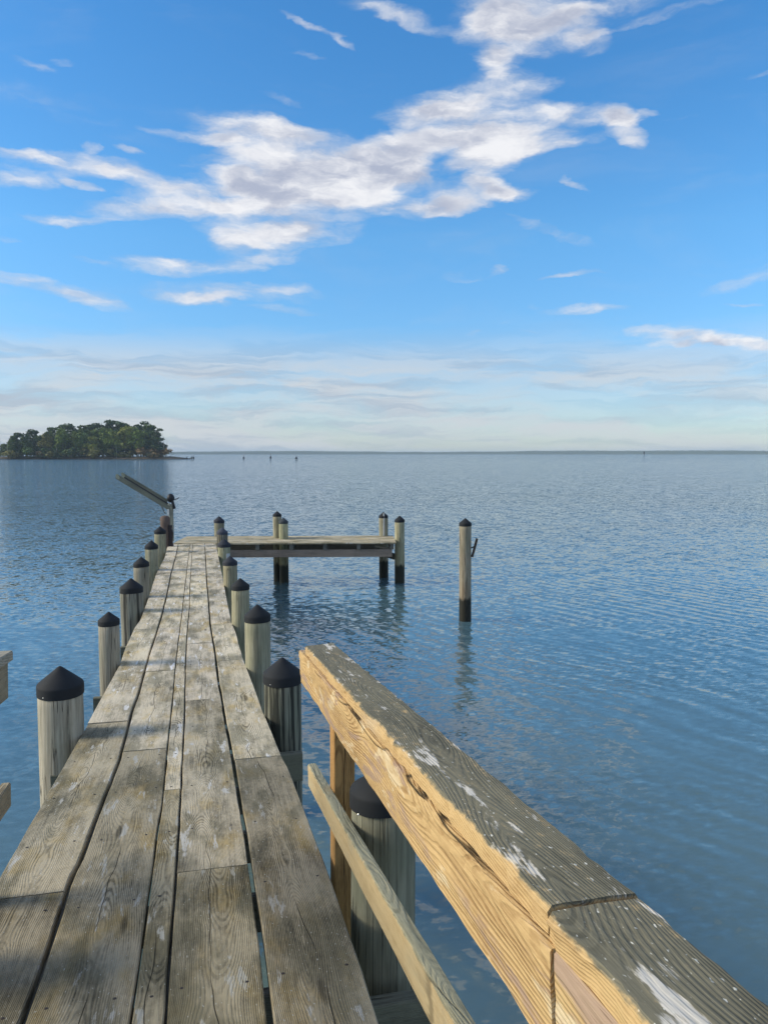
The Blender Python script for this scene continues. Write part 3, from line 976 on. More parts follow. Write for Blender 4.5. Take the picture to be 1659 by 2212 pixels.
def tube(name, pts, r, mat, parent, ns=7, color=None):
    V, Fc = [], []
    pts = [Vector(p) for p in pts]
    for i, p in enumerate(pts):
        d = (pts[min(i + 1, len(pts) - 1)] - pts[max(i - 1, 0)]).normalized()
        a = d.cross(Vector((0.3, 0.2, 1))).normalized()
        b = d.cross(a)
        rr = r[i] if isinstance(r, (list, tuple)) else r
        for k in range(ns):
            t = 2 * math.pi * k / ns
            V.append(p + (a * math.cos(t) + b * math.sin(t)) * rr)
    for i in range(len(pts) - 1):
        for k in range(ns):
            kk = (k + 1) % ns
            Fc.append((i * ns + k, i * ns + kk, (i + 1) * ns + kk, (i + 1) * ns + k))
    Fc.append(tuple(range(ns - 1, -1, -1)))
    Fc.append(tuple((len(pts) - 1) * ns + k for k in range(ns)))
    return mesh_obj(name, V, Fc, mat, parent, smooth=True, color=color)


ca = thing('mooring_cable', 'dark cable looped under the outer corner of the platform', 'cable', (PFR[0], PFR[1], ZP - .3))
A = Vector((PFR[0] - 0.02, PFR[1] + 0.1, ZP - 0.32))
pts = [A + pl_dir * (-0.38 + 0.38 * t) + Vector((0, 0, -0.15 * math.sin(math.pi * t))) for t in np.linspace(0, 1, 9)]
tube('cable', pts, 0.022, M_WINCH, ca)

# lone mooring pile
w = on_z(1008, 1343, 0)
q = pile_from(1008.5, 27, 1119, XY=(w[0], w[1] + 0.11))
t = pile(q[0], q[1], q[2], q[3], 'lone mooring pile standing in open water right of the platform', 501, M_PILE, (.85, .80, .74), name='mooring_pile', nail=False)
dd = math.hypot(q[0], q[1])
u = Vector(RT)
a0 = Vector((q[0], q[1], 0)) + u * (q[2] * 0.95)


def zat(px, py, P):
    r = ray(px, py)
    return HC + r[2] * math.hypot(P.x, P.y) / math.hypot(r[0], r[1])


z1, z2 = zat(1022, 1203, a0), zat(1034, 1163, a0)
beam('cleat', (a0.x + u.x * .01, a0.y + u.y * .01, z1), (a0.x + u.x * 0.105, a0.y + u.y * 0.105, z2), 0.045, 0.05, M_BEAM, t, up=-fx, seg=.2, color=(.30, .22, .2))
z3 = zat(1022, 1184, a0)
tube('spike', [a0 + Vector((0, 0, z3)) - u * 0.02, a0 + u * 0.055 + Vector((0, 0, z3 + 0.03))], 0.012, M_WINCH, t)


# timber bents under the dock: a cross beam ends beside each pair of piles
for nm, xa, xb, yv in (('R1', -1.0, 0.655, PX['R1'][1] - 0.2), ('R2', -.98, .62, PX['R2'][1] + 0.18), ('R3', -.95, .55, PX['R3'][1] + 0.18),
                       ('R4', -.95, .52, PX['R4'][1] + 0.18), ('R5', -.98, .5, PX['R5'][1] + 0.18), ('R0', -1.1, 0.74, 2.40)):
    z = zdeck(yv) - 0.19 - 0.05
    if nm == 'R1':
        z = zdeck(yv) - 0.235
    beam('cross_beam', (xa, yv, z), (xb, yv, z), 0.06, 0.20, M_BEAM, dock, color=(.62, .64, .56), seg=0.5)

# ------------------------------------------------------------------ right handrail
hr = thing('right_handrail', 'golden handrail with grey topped cap board on the right of the ramp', 'handrail', (0.53, 2.0, 0.0), 'handrails at the head of the ramp')
XC = 0.460


def rail_pts(pts, X):
    return [on_x(a, b, X) for a, b in pts]


def fit_line(P):
    P = np.array(P)
    c = P.mean(0)
    k = np.polyfit(P[:, 1], P[:, 2], 1)
    return lambda y: float(np.polyval(k, y))


zc = fit_line(rail_pts([(660, 1395), (739.5, 1478), (840, 1590), (1000, 1765), (1190, 1962)], XC))
ya = float(on_x(659.5, 1394, XC)[1])
yb_ = float(on_x(1183, 1957, XC)[1])
CAPW, CAPH = 0.140, 0.040


def chip_board(name, y0, y1, zf, xl, xr, h, mat, parent, amp=0.004, seg=0.013, cut0=0, cut1=0, color=None, wind=None, nx=6):
    """a board with split, chipped arrises along its left edge"""
    n = int((y1 - y0) / seg) + 2
    ys = np.linspace(y0, y1, n)
    L = (y1 - y0)
    jit = smooth_noise(n, 1.2, amp * .35) + smooth_noise(n, 4, amp * .6) + smooth_noise(n, 14, amp * .9)
    jz = smooth_noise(n, 1.5, amp * 0.3) + smooth_noise(n, 9, amp * 0.6)
    jm = smooth_noise(n, 2.5, amp * 0.7)
    jr = smooth_noise(n, 2.5, amp * 0.4)
    p0 = Vector(((xl + xr) / 2, y0, zf(y0)))
    p1 = Vector(((xl + xr) / 2, y1, zf(y1)))
    M, LL = frame(p0, p1)
    hw = (xr - xl) / 2
    V, Fc = [], []
    for i in range(n):
        t = LL * i / (n - 1)
        b = abs(jz[i]) + 0.003
        ring = [(-hw + jm[i] * .5, -h), (-hw + jm[i], -h * 0.55), (-hw + jit[i] * .4, -b * 1.6), (-hw + b * 1.2 + jit[i] * .6, -b * .15)]
        for k in range(1, nx):
            ring.append((-hw + b * 1.2 + (2 * hw - b * 1.2) * k / nx, 0.0006 * math.sin(k * 2 + i * .3)))
        ring += [(hw - 0.004 + jr[i], -0.001), (hw + jr[i], -0.007), (hw + jr[i], -h)]
        for x, z in ring:
            e = 0
            if i == 0:
                e = cut0 * x / hw
            if i == n - 1:
                e = cut1 * x / hw
            V.append((x, t + e, z))
    k = len(ring)
    for i in range(n - 1):
        for j in range(k):
            jj = (j + 1) % k
            Fc.append((i * k + j, i * k + jj, (i + 1) * k + jj, (i + 1) * k + j))
    Fc.append(tuple(range(k - 1, -1, -1)))
    Fc.append(tuple((n - 1) * k + j for j in range(k)))
    return mesh_obj(name, V, Fc, mat, parent, M, color=color)


SOFF = 0.0
chip_board('cap_board', yb_ + 0.004, ya, zc, XC, XC + CAPW, CAPH, M_CAPB, hr, amp=0.005, cut1=0.03)
chip_board('cap_board', 0.35, yb_ - 0.004, lambda y: zc(y) - 0.004, XC - 0.002, XC + CAPW + 0.002, 0.042, M_CAPB, hr, amp=0.004)
# side boards, on edge below the cap
y_s1 = float(on_x(647, 1425, XC - 0.014)[1])
ysj = float(on_x(1193, 2040, XC - 0.008)[1])


def side_board(y0, y1, x_face, top, h, th, mat, parent, color=None, amp=0.002, cutt=0.0):
    """board standing on edge: local x runs down the face, local z out of it (towards the walkway)"""
    n = int((y1 - y0) / 0.04) + 2
    P0 = Vector((x_face, y0, top(y0)))
    P1 = Vector((x_face, y1, top(y1)))
    M, L = frame(P0, P1, up=(-1, 0, 0))
    V, Fc = [], []
    ja, jb = smooth_noise(n, 1.6, amp), smooth_noise(n, 2.2, amp * .7)
    NX = 7
    bumps_ = [smooth_noise(n, 3.0, amp * 0.5) for _ in range(NX + 1)]
    # which way is down in local x?
    sgn = 1 if (M.to_3x3() @ Vector((1, 0, 0))).z < 0 else -1
    for i in range(n):
        t = L * i / (n - 1)
        u0, u1 = 0 + ja[i] * .3, h + jb[i]
        ring = [(u0, -th), (u0, -0.004)]
        for k in range(NX + 1):
            ring.append((u0 + 0.004 + (u1 - u0 - 0.008) * k / NX, bumps_[k][i] * (1 if 0 < k < NX else .3)))
        ring += [(u1, -0.004), (u1, -th)]
        for (x, z) in ring:
            e = cutt * (x / h - .5) if i == n - 1 else 0
            V.append((x * sgn, t - e, z))
    k = len(ring)
    for i in range(n - 1):
        for j in range(k):
            jj = (j + 1) % k
            f = (i * k + j, i * k + jj, (i + 1) * k + jj, (i + 1) * k + j)
            Fc.append(f if sgn < 0 else f[::-1])
    e0 = tuple(range(k))
    e1 = tuple((n - 1) * k + j for j in range(k))
    Fc.append(e0)
    Fc.append(e1)
    return mesh_obj('side_board', V, Fc, mat, parent, M, color=color)


side_board(ysj + 0.0012, y_s1, XC - 0.012, lambda y: zc(y) - CAPH - 0.003, 0.148, 0.038, M_RAIL, hr, amp=0.003, cutt=0.05)
side_board(0.35, ysj - 0.0012, XC - 0.006, lambda y: zc(y) - CAPH - 0.006, 0.148, 0.038, M_RAIL, hr, amp=0.002, color=(1.0, 1.02, 1.05))
# post
yp = float(on_x(715, 1600, 0.492)[1])
zlow = 0.35
beam('post', (0.537, yp - 0.045, zlow), (0.537, yp - 0.045, zc(yp) - CAPH - 0.004), 0.089, 0.089, M_POST, hr, up=(0, -1, 0), seg=0.3, color=(1, .95, .9))
beam('post', (0.537, 0.9, zlow), (0.537, 0.9, zc(0.9) - CAPH - 0.004), 0.089, 0.089, M_POST, hr, up=(0, -1, 0), seg=0.3)
# lower rail
zl = fit_line(rail_pts([(665, 1655), (684.5, 1683), (741, 1768), (814.6, 1915), (871, 2028), (990, 2212)], XC - 0.004))
yl = float(on_x(665, 1655, XC - 0.004)[1])
side = [(zl(0.35), 0.35), (zl(yl), yl)]
chip_board('lower_rail', 0.35, yl, zl, XC - 0.004, XC + 0.036, 0.098, M_LRAIL, hr, amp=0.0015, seg=0.06, nx=3)

# ------------------------------------------------------------------ left handrail (mostly outside the frame)
hl = thing('left_handrail', 'grey handrail end showing at the left edge of the picture beside the ramp', 'handrail', (-0.85, 2.0, 0.0), 'handrails at the head of the ramp')
XL = -0.775
yca = float(on_x(29, 1404.5, XL)[1])
zcl = lambda y: zc(y) + (float(on_x(29, 1404.5, XL)[2]) - zc(yca))
chip_board('cap_board', 0.35, yca, zcl, XL - CAPW, XL, CAPH, M_GREYR, hl, amp=0.002)
side_l = beam('side_board', (XL - 0.036, 0.35, zcl(0.35) - CAPH - .002), (XL - 0.036, yca - .02, zcl(yca - .02) - CAPH - .002), 0.038, 0.150, M_GREYR, hl, seg=0.15, color=(.85, .8, .7), cut1=0)
yll = float(on_x(24.6, 1690, XL - 0.01)[1])
zll = float(on_x(24.6, 1690, XL - 0.01)[2])
zlf = lambda y: zll + S1 * (y - yll)
beam('lower_rail', (XL - 0.029, 0.35, zlf(0.35)), (XL - 0.029, yll, zll), 0.038, 0.095, M_GREYR, hl, seg=0.15, color=(1.05, .95, .8))
for yq in (0.9, 2.95):
    beam('post', (XL - 0.102, yq, zlow), (XL - 0.102, yq, zcl(yq) - CAPH - 0.003), 0.089, 0.089, M_GREYR, hl, up=(0, -1, 0), seg=0.3)


# ------------------------------------------------------------------ davit at the end of the dock
base = on_z(371.5, 1168.5, ZP)
BX, BY = base[0], base[1]
dv = thing('boat_davit', 'grey boat davit with two slanting arms and black winch at dock end', 'davit', (BX, BY, ZP))
DD = float((np.array([BX, BY, ZP + .5]) - EYE) @ FW)
Bv = Vector((BX, BY, 0))
ztop = zat(371, 1089, Bv)
beam('post', (BX - 0.03 * RT[0], BY - 0.03 * RT[1], ZP), (BX - 0.03 * RT[0], BY - 0.03 * RT[1], ztop + .02), 0.05, 0.10, M_BEAM, dv, up=-fx, seg=.3, color=(1.9, 1.95, 1.95))
beam('post', (BX + 0.035 * RT[0], BY + 0.035 * RT[1], ZP), (BX + 0.035 * RT[0], BY + 0.035 * RT[1], ztop), 0.055, 0.11, M_BEAM, dv, up=-fx, seg=.3, color=(.9, .95, .9))


def dp(px, py, d=0.0):
    return Vector(at_depth(px, py, DD + d))


for k, (a, b, dz) in enumerate(((dp(256, 1025.5, -.1), dp(371, 1094, -.1), 0), (dp(268, 1022, .25), dp(364, 1079.5, .25), 0))):
    up_ = Vector(UP) * 1.0
    M_, L_ = frame(a, b, up_)
    arm = beam('arm', a + (b - a).normalized() * -0.0, b, 0.07, 0.115, M_BEAM, dv, up=up_, seg=.2, color=(.55, .62, .60), wear=0.002)
    # rounded sheave at the tip
    ns = 14
    c = a - Vector(UP) * 0.055
    V, Fc = [], []
    e1 = (b - a).normalized()
    e2 = Vector(UP)
    e3 = e1.cross(e2).normalized()
    for s in (-0.042, 0.042):
        for j in range(ns):
            t = 2 * math.pi * j / ns
            V.append(c + e3 * s + e1 * 0.062 * math.cos(t) + e2 * 0.062 * math.sin(t))
    for j in range(ns):
        Fc.append((j, (j + 1) % ns, ns + (j + 1) % ns, ns + j))
    Fc.append(tuple(range(ns - 1, -1, -1)))
    Fc.append(tuple(range(ns, 2 * ns)))
    sv = mesh_obj('sheave', V, Fc, M_BEAM, arm, color=(.9, 1, .92))
# dark strip along the arm, standing in for the shadow between the two planks
beam('arm_shadow_strip', dp(270, 1030, -.16), dp(364, 1087, -.16), 0.02, 0.03, M_WINCH, dv, up=Vector(UP), seg=.3)
# winch: drum, housing, crank
wc = dp(369, 1076, -.05)
rt, up, fwv = Vector(RT), Vector(UP), Vector(FW)
V, Fc = [], []
NSg, NRg = 16, 9
for i in range(NRg):
    ph = math.pi * i / (NRg - 1)
    for j in range(NSg):
        t = 2 * math.pi * j / NSg
        rr = 0.095 * (1 + 0.10 * math.sin(3 * t) * math.sin(ph))
        V.append(wc + rt * rr * math.sin(ph) * math.cos(t) + fwv * 0.09 * math.sin(ph) * math.sin(t) + up * 0.115 * math.cos(ph))
for i in range(NRg - 1):
    for j in range(NSg):
        jj = (j + 1) % NSg
        Fc.append((i * NSg + j, i * NSg + jj, (i + 1) * NSg + jj, (i + 1) * NSg + j))
winch = mesh_obj('winch', V, Fc, M_WINCH, dv, smooth=True)
beam('bracket', wc - up * 0.02 + rt * .04, dp(378.5, 1099, -.05), 0.06, 0.06, M_WINCH, dv, up=-fx, seg=.2)
hd = tube('handle', [wc + rt * 0.06 - up * .03, dp(379, 1079, -.05), dp(388, 1075, -.05)], 0.011, M_WINCH, winch)
tube('brace', [dp(343, 1082, -.1), dp(349, 1092, -.1), dp(358, 1110, -.1)], 0.012, M_BEAM, dv, color=(.5, .5, .5))
beam('bracket', dp(365, 1112, -.1), dp(365, 1100, -.1), 0.05, 0.05, M_WHITE, dv, up=-fx, seg=.2)

# rounded old reddish pile beside the davit
Y7 = PX['L6'][1] + 1.3
q = ray(357, 1114)
X7 = Y7 * q[0] / q[1]
Z7 = HC + q[2] / q[1] * Y7
t7 = thing('old_pile', 'short reddish brown pile with rounded uncapped top beside the davit post', 'pile', (X7, Y7, 0))
V, Fc = pile_mesh(0.115, -1.2, Z7 - 0.07, 77)
ns = 28
base_i = len(V) - ns
for s, (f, dz) in enumerate(((0.93, 0.03), (0.72, 0.058), (0.35, 0.072))):
    st = len(V)
    for k in range(ns):
        a = 2 * math.pi * k / ns
        V.append((0.115 * f * math.cos(a), 0.115 * f * math.sin(a), Z7 - 0.07 + dz))
    prev = base_i if s == 0 else st - ns
    for k in range(ns):
        kk = (k + 1) % ns
        Fc.append((prev + k, prev + kk, st + kk, st + k))
Fc.append(tuple(len(V) - ns + k for k in range(ns)))
mesh_obj('shaft', V, Fc, M_RUSTY, t7, Matrix.Translation((X7, Y7, 0)), smooth=True)
bl = Vector((X7 + 0.14, Y7 - 0.05, Z7 - .72))
beam('fender', bl, bl + Vector((0.0, 0, .5)), 0.09, 0.07, M_WINCH, t7, up=-fx, seg=.08, wear=0.01, color=(1.4, 1, 1))


# ------------------------------------------------------------------ island and its trees
ISL_L, ISL_R = on_z(-330, 992, 0), on_z(392, 992.5, 0)
iv = Vector(ISL_R - ISL_L)
ILEN = iv.length
idir = iv.normalized()
iperp = Vector((-idir.y, idir.x, 0))
if iperp.dot(Vector(FW)) < 0:
    iperp = -iperp
m_isl, nt, p = new_mat('island_ground')
geo = nt.n.new('ShaderNodeNewGeometry')
n = nt.noise(geo.outputs['Position'], 0.9, 5.0, 0.65)
x, y, z = nt.sep(geo.outputs['Position'])
c = nt.mix(nt.sm(n, 0.35, 0.65), (0.045, 0.05, 0.025), (0.19, 0.125, 0.075))
c = nt.mix(nt.sm(nt.m('ADD', z, nt.m('MULTIPLY', n, 0.7)), 0.95, 0.75), c, (0.025, 0.023, 0.02))
nt.put(p.inputs['Base Color'], c)
p.inputs['Roughness'].default_value = 0.95
nt.put(p.inputs['Normal'], bump(nt, n, 0.5))
V, Fc = [], []
NI, NJ = 260, 14
jn = smooth_noise(NI, 6, 0.7) + smooth_noise(NI, 1.5, 0.25)
for i in range(NI):
    u = i / (NI - 1)
    taper = min(1, (1 - u) / 0.09) ** 0.7 * min(1, (u + .02) / 0.05)
    for j in range(NJ):
        v = j / (NJ - 1)
        hgt = (0.25 + 1.25 * min(1, v * 5)) * (1 if v < 0.9 else (1 - v) * 10) * taper
        if j == 0 or j == NJ - 1:
            hgt = -0.4
        hgt += rng.normal(0, 0.09) * taper
        P_ = Vector(ISL_L) + idir * (ILEN * u) + iperp * (jn[i] * (1 - v) + v * 46 * (0.35 + .65 * taper))
        V.append((P_.x, P_.y, hgt))
for i in range(NI - 1):
    for j in range(NJ - 1):
        Fc.append((i * NJ + j, (i + 1) * NJ + j, (i + 1) * NJ + j + 1, i * NJ + j + 1))
o = mesh_obj('island', V, Fc, m_isl)
o['kind'] = 'structure'

m_leaf, nt, p = new_mat('leaves')
oi = nt.n.new('ShaderNodeObjectInfo')
geo = nt.n.new('ShaderNodeNewGeometry')
at = nt.n.new('ShaderNodeAttribute')
at.attribute_name = 'tone'
n = nt.noise(geo.outputs['Position'], 0.6, 3.0, 0.6)
f = nt.m('ADD', nt.m('MULTIPLY', at.outputs['Fac'], 1.0), nt.m('MULTIPLY', n, 0.5))
c = nt.mix(1.0, nt.mix(f, (0.40, 0.45, 0.42), (2.2, 2.15, 1.3)), oi.outputs['Color'], 'MULTIPLY')
nt.put(p.inputs['Base Color'], c)
p.inputs['Roughness'].default_value = 0.75
p.inputs['Specular IOR Level'].default_value = 0.25
m_bark = plain_mat('bark', (0.14, 0.12, 0.10), 0.9, 0.2, var=0.5, scale=2.0)
m_pale = plain_mat('pale_bark', (0.42, 0.40, 0.36), 0.9, 0.2, var=0.4, scale=2.0)


def leafcloud(name, lobes, count, size, seed, flat=0.55):
    g = np.random.default_rng(seed)
    V, Fc, tone = [], [], []
    w = np.array([l[3] ** 2 for l in lobes])
    w = w / w.sum()
    for li, (cx, cy, cz, r) in enumerate(lobes):
        lt = g.uniform(0.1, 0.9)
        for _ in range(int(count * w[li])):
            d = g.normal(size=3)
            d /= np.linalg.norm(d)
            rad = r * g.uniform(0.55, 1.08) ** 0.7
            c = np.array([cx, cy, cz]) + d * rad * np.array([1, 1, flat])
            a = g.normal(size=3)
            nrm = d * 0.8 + a * 0.7
            nrm /= np.linalg.norm(nrm)
            t = np.cross(nrm, [0.3, 0.1, 1.0])
            t /= np.linalg.norm(t)
            b = np.cross(nrm, t)
            s = size * g.uniform(0.6, 1.4)
            i0 = len(V)
            k = g.integers(4, 6)
            ang = np.sort(g.uniform(0, 6.28, k))
            for q in ang:
                V.append(c + (t * math.cos(q) + b * math.sin(q)) * s)
            Fc.append(tuple(range(i0, i0 + k)))
            tone.append(min(1, max(0, lt + g.normal(0, .18))))
    me = bpy.data.meshes.new(name)
    me.from_pydata([tuple(map(float, v)) for v in V], [], Fc)
    a = me.attributes.new('tone', 'FLOAT', 'FACE')
    a.data.foreach_set('value', tone)
    me.materials.append(m_leaf)
    me.update()
    return me


def trunk_mesh(name, H, r, limbs, mat, seed, spread=2.5, lo=0.5):
    g = np.random.default_rng(seed)
    V, Fc = [], []

    def tub(pts, rads, ns=6):
        s0 = len(V)
        for p_, r_ in zip(pts, rads):
            for k in range(ns):
                a = 2 * math.pi * k / ns
                V.append((p_[0] + r_ * math.cos(a), p_[1] + r_ * math.sin(a), p_[2]))
        for i in range(len(pts) - 1):
            for k in range(ns):
                kk = (k + 1) % ns
                Fc.append((s0 + i * ns + k, s0 + i * ns + kk, s0 + (i + 1) * ns + kk, s0 + (i + 1) * ns + k))
    lean = g.normal(0, 0.35, 2)
    pts = [(lean[0] * t * t, lean[1] * t * t, H * t) for t in (0, .25, .5, .75, .95)]
    tub(pts, [r * 1.2, r, r * .8, r * .5, r * .15])
    for _ in range(limbs):
        t = g.uniform(lo, .92)
        a = g.uniform(0, 6.28)
        L = spread * (1.1 - t) * g.uniform(.7, 1.5)
        b = (lean[0] * t * t, lean[1] * t * t, H * t)
        tub([b, (b[0] + math.cos(a) * L * .5, b[1] + math.sin(a) * L * .5, b[2] + L * .3), (b[0] + math.cos(a) * L, b[1] + math.sin(a) * L, b[2] + L * .8)],
            [r * .32, r * .2, r * .05], 5)
    me = bpy.data.meshes.new(name)
    me.from_pydata(V, [], Fc)
    me.materials.append(mat)
    me.update()
    return me


PINE, BROAD, BUSH = [], [], []
for s in range(4):
    g = np.random.default_rng(900 + s)
    lobes = []
    for k in range(11):
        zf = g.uniform(0.30, 1.0)
        sp = 2.6 * (1.15 - zf) + 0.7
        a = g.uniform(0, 6.28)
        lobes.append((math.cos(a) * sp * .8, math.sin(a) * sp * .8, 17.5 * zf - 0.9, g.uniform(1.5, 2.5)))
    PINE.append((leafcloud('pine_crown', lobes, 1500, 0.46, 30 + s), trunk_mesh('pine_trunk', 17.5, 0.24, 9, m_bark, s)))
for s in range(4):
    g = np.random.default_rng(950 + s)
    lobes = []
    for k in range(13):
        a = g.uniform(0, 6.28)
        zf = g.uniform(0.2, 0.98)
        sp = 3.2 * math.sin(math.pi * min(1, zf * .8 + .15)) * g.uniform(.4, 1)
        lobes.append((math.cos(a) * sp, math.sin(a) * sp, 2.5 + 10.2 * zf, g.uniform(1.7, 2.6)))
    BROAD.append((leafcloud('broadleaf_crown', lobes, 1700, 0.44, 60 + s, .8), trunk_mesh('broadleaf_trunk', 12.0, 0.22, 10, m_bark, 20 + s, 4.0, .25)))
for s in range(3):
    g = np.random.default_rng(980 + s)
    lobes = [(g.normal(0, 1.3), g.normal(0, 1.0), g.uniform(.5, 2.2), g.uniform(.7, 1.2)) for k in range(6)]
    BUSH.append((leafcloud('shrub_foliage', lobes, 420, 0.30, 80 + s, .9), trunk_mesh('shrub_stem', 2.4, 0.06, 8, m_bark, 60 + s, 2.0, .05)))


ORD = ['leftmost', 'second', 'third', 'fourth', 'fifth', 'sixth', 'seventh', 'eighth', 'ninth', 'tenth', 'eleventh', 'twelfth', 'thirteenth', 'fourteenth',
       'fifteenth', 'sixteenth', 'seventeenth', 'eighteenth', 'nineteenth', 'twentieth', 'twenty-first', 'twenty-second', 'twenty-third', 'twenty-fourth', 'twenty-fifth']


def nth(pxs, px):                           # its place among those that show, counted from the left
    vis = sorted(p for p in pxs if p > -12)
    if px not in vis:
        return 'off the left edge, number %d' % sorted(pxs).index(px)
    k = vis.index(px)
    return 'leftmost' if k == 0 else ('rightmost' if k == len(vis) - 1 else ORD[k] + ' from the left')


def tree(name, kind, px, depth_in, top_py, label, color, group, cat='tree', wide=1.0):
    """px: where it stands in view; depth_in: metres behind the front shore; top_py: where its top reaches"""
    crown, trunk = kind
    # foot on the island: march along the view ray until the right depth behind the shore line
    g0 = on_z(px, 992.3, 0)
    s = 1 + depth_in / math.hypot(g0[0], g0[1])
    X, Y = g0[0] * s, g0[1] * s
    r = ray(px, top_py)
    top = HC + r[2] * math.hypot(X, Y) / math.hypot(r[0], r[1])
    zb = 0.9
    hmesh = {'pine_tree': 18.6, 'broadleaf_tree': 14.6, 'shrub': 3.2}[name]
    sc = (top - zb) / hmesh
    t = thing(name, label, cat, (X, Y, zb), group)
    M = Matrix.Translation((X, Y, zb)) @ Matrix.Rotation(random.uniform(0, 6.28), 4, 'Z') @ Matrix.Diagonal((sc * wide, sc * wide, sc, 1))
    link('crown' if name != 'shrub' else 'foliage', crown, t, M, color)
    link('trunk' if name != 'shrub' else 'stem', trunk, t, M, (1, 1, 1))
    return t


def top_line(px):                            # outline of the wood, measured
    xs = [-350, -40, 0, 25, 45, 90, 120, 150, 180, 205, 250, 290, 330, 352]
    ys = [930, 948, 944, 940, 933, 924, 916, 913, 911, 904, 909, 906, 913, 920]
    return float(np.interp(px, xs, ys))


DG, MG, LG, YG, OL = (0.028, 0.048, 0.024), (0.046, 0.072, 0.026), (0.078, 0.108, 0.030), (0.115, 0.125, 0.036), (0.095, 0.090, 0.040)
random.seed(11)
back = [(22, 34), (34, 26), (52, 20), (74, 28), (95, 22), (113, 34), (128, 24), (146, 28), (160, 36), (176, 22), (190, 30), (204, 26), (222, 34),
        (236, 24), (252, 30), (268, 22), (283, 34), (297, 26), (312, 30), (326, 22), (341, 18)]
for i, (px, d) in enumerate(back):
    jitter = random.choice((-6, -3, 0, 1, 4, 7))
    tree('pine_tree', PINE[i % 4], px, d, top_line(px) + jitter * 0.8, 'tall dark pine along the top of the island wood, ' + nth([q[0] for q in back], px), random.choice((DG, DG, MG)),
         'pines crowded in the back of the island wood', wide=random.uniform(1.15, 1.45))
mid_row = [(10, 15), (27, 13), (42, 10), (66, 14), (88, 12), (108, 15), (140, 12), (163, 14), (183, 12), (214, 15), (232, 12), (262, 15), (288, 12), (305, 14), (333, 11)]
for i, (px, d) in enumerate(mid_row):
    tree('broadleaf_tree', BROAD[i % 4], px, d, top_line(px) + random.uniform(8, 20), 'green tree in the middle row of the island wood, ' + nth([q[0] for q in mid_row], px), random.choice((DG, MG, MG, LG)),
         'broadleaf trees in the middle of the island wood', wide=random.uniform(1.1, 1.4))
front = [
    (30, 5, 942, MG, 'mid green tree near the left end of the island shore', .7),
    (57, 5, 934, DG, 'dark bushy tree on the island shore left of the pale leaning trunk', .9),
    (100, 4.5, 930, OL, 'olive coloured tree on the island shore, right of the pale leaning trunk', .9),
    (137, 4, 921, LG, 'light green layered tree at the front of the island wood', .8),
    (182, 4, 930, MG, 'green tree on the shore just left of the large yellow-green tree', .95),
    (201, 3.5, 940, YG, 'low yellow-green tree at the water edge in the middle of the island', 1.35),
    (246, 5, 922, LG, 'tall light green tree right of the low yellow-green one on the island', 1.0),
    (272, 6, 917, YG, 'rounded light green crown near the right end of the island wood', 1.1),
    (300, 5, 925, LG, 'bright green tree second from the right end of the island', 1.0),
    (325, 5, 926, DG, 'dark bushy tree at the right end of the island shore', .9),
]
for i, (px, d, ty, c, lab, wd) in enumerate(front):
    tree('broadleaf_tree', BROAD[(i + 1) % 4], px, d, ty, lab, c, 'trees on the front shore of the island', wide=wd)
tree('pine_tree', PINE[2], 344, 4, 921, 'tall pine with clear trunk at the right tip of the wood', DG, None, wide=1.25)
tree('pine_tree', PINE[1], 38, 6, 931, 'tall dark pine near the left end of the island wood', DG, None, wide=1.4)
SHR = (8, 30, 62, 82, 118, 150, 172, 196, 212, 228, 256, 284, 312, 334, 347)
for i, px in enumerate(SHR):
    tree('shrub', BUSH[i % 3], px, 2.0 + (i % 3), 976 - (i * 7 % 5) * 3, 'low shrub on the island shore, ' + nth(SHR, px), random.choice((OL, MG, (0.09, 0.06, 0.04))),
         'shrubs along the island shore', 'shrub', wide=1.4)


def dead_tree(px, d, top_py, lab, mat, lean=0.0, limbs=8, group=None, name='bare_tree'):
    g0 = on_z(px, 992.3, 0)
    s = 1 + d / math.hypot(g0[0], g0[1])
    X, Y = g0[0] * s, g0[1] * s
    r = ray(px, top_py)
    H = HC + r[2] * math.hypot(X, Y) / math.hypot(r[0], r[1]) - 0.6
    t = thing(name, lab, 'tree', (X, Y, 0.6), group)
    me = trunk_mesh('trunk', H, 0.13, limbs, mat, int(px) + 500, H * .28, .3)
    M = Matrix.Translation((X, Y, 0.6)) @ Matrix.Rotation(lean, 4, Vector(FW))
    link('trunk', me, t, M)
    return t


for i, px in enumerate((20, 50, 78, 104, 130, 156, 178, 205, 232, 258, 282, 306, 330)):
    tree('shrub', BUSH[(i + 1) % 3], px, 9.0, 966 - (i * 5 % 4) * 2, 'tall undergrowth between the trunks of the island wood, ' + nth((20, 50, 78, 104, 130, 156, 178, 205, 232, 258, 282, 306, 330), px), DG,
         'undergrowth inside the island wood', 'shrub', wide=1.5)
dead_tree(2, 4, 942, 'pale thin bare tree at the left edge of the picture on the island', m_pale, 0, 12)
dead_tree(17, 3, 946, 'pale bare tree standing near the left end of the island', m_pale, 0.03, 12)
dead_tree(26, 6, 950, 'slender bare tree between the two pale ones and the pines', m_pale, -0.03, 10)
dead_tree(125, 1.8, 956, 'pale dead trunk leaning on the island shore left of centre', m_pale, -0.05, 1)
dead_tree(253, 1.8, 962, 'short pale dead trunk on the island shore right of centre', m_pale, 0.0, 1)
dead_tree(356, 2, 930, 'tall thin bare tree at the right tip of the island', m_pale, 0.0, 9)
dead_tree(361, 3, 948, 'shorter bare tree rightmost on the island tip', m_pale, 0.06, 8)
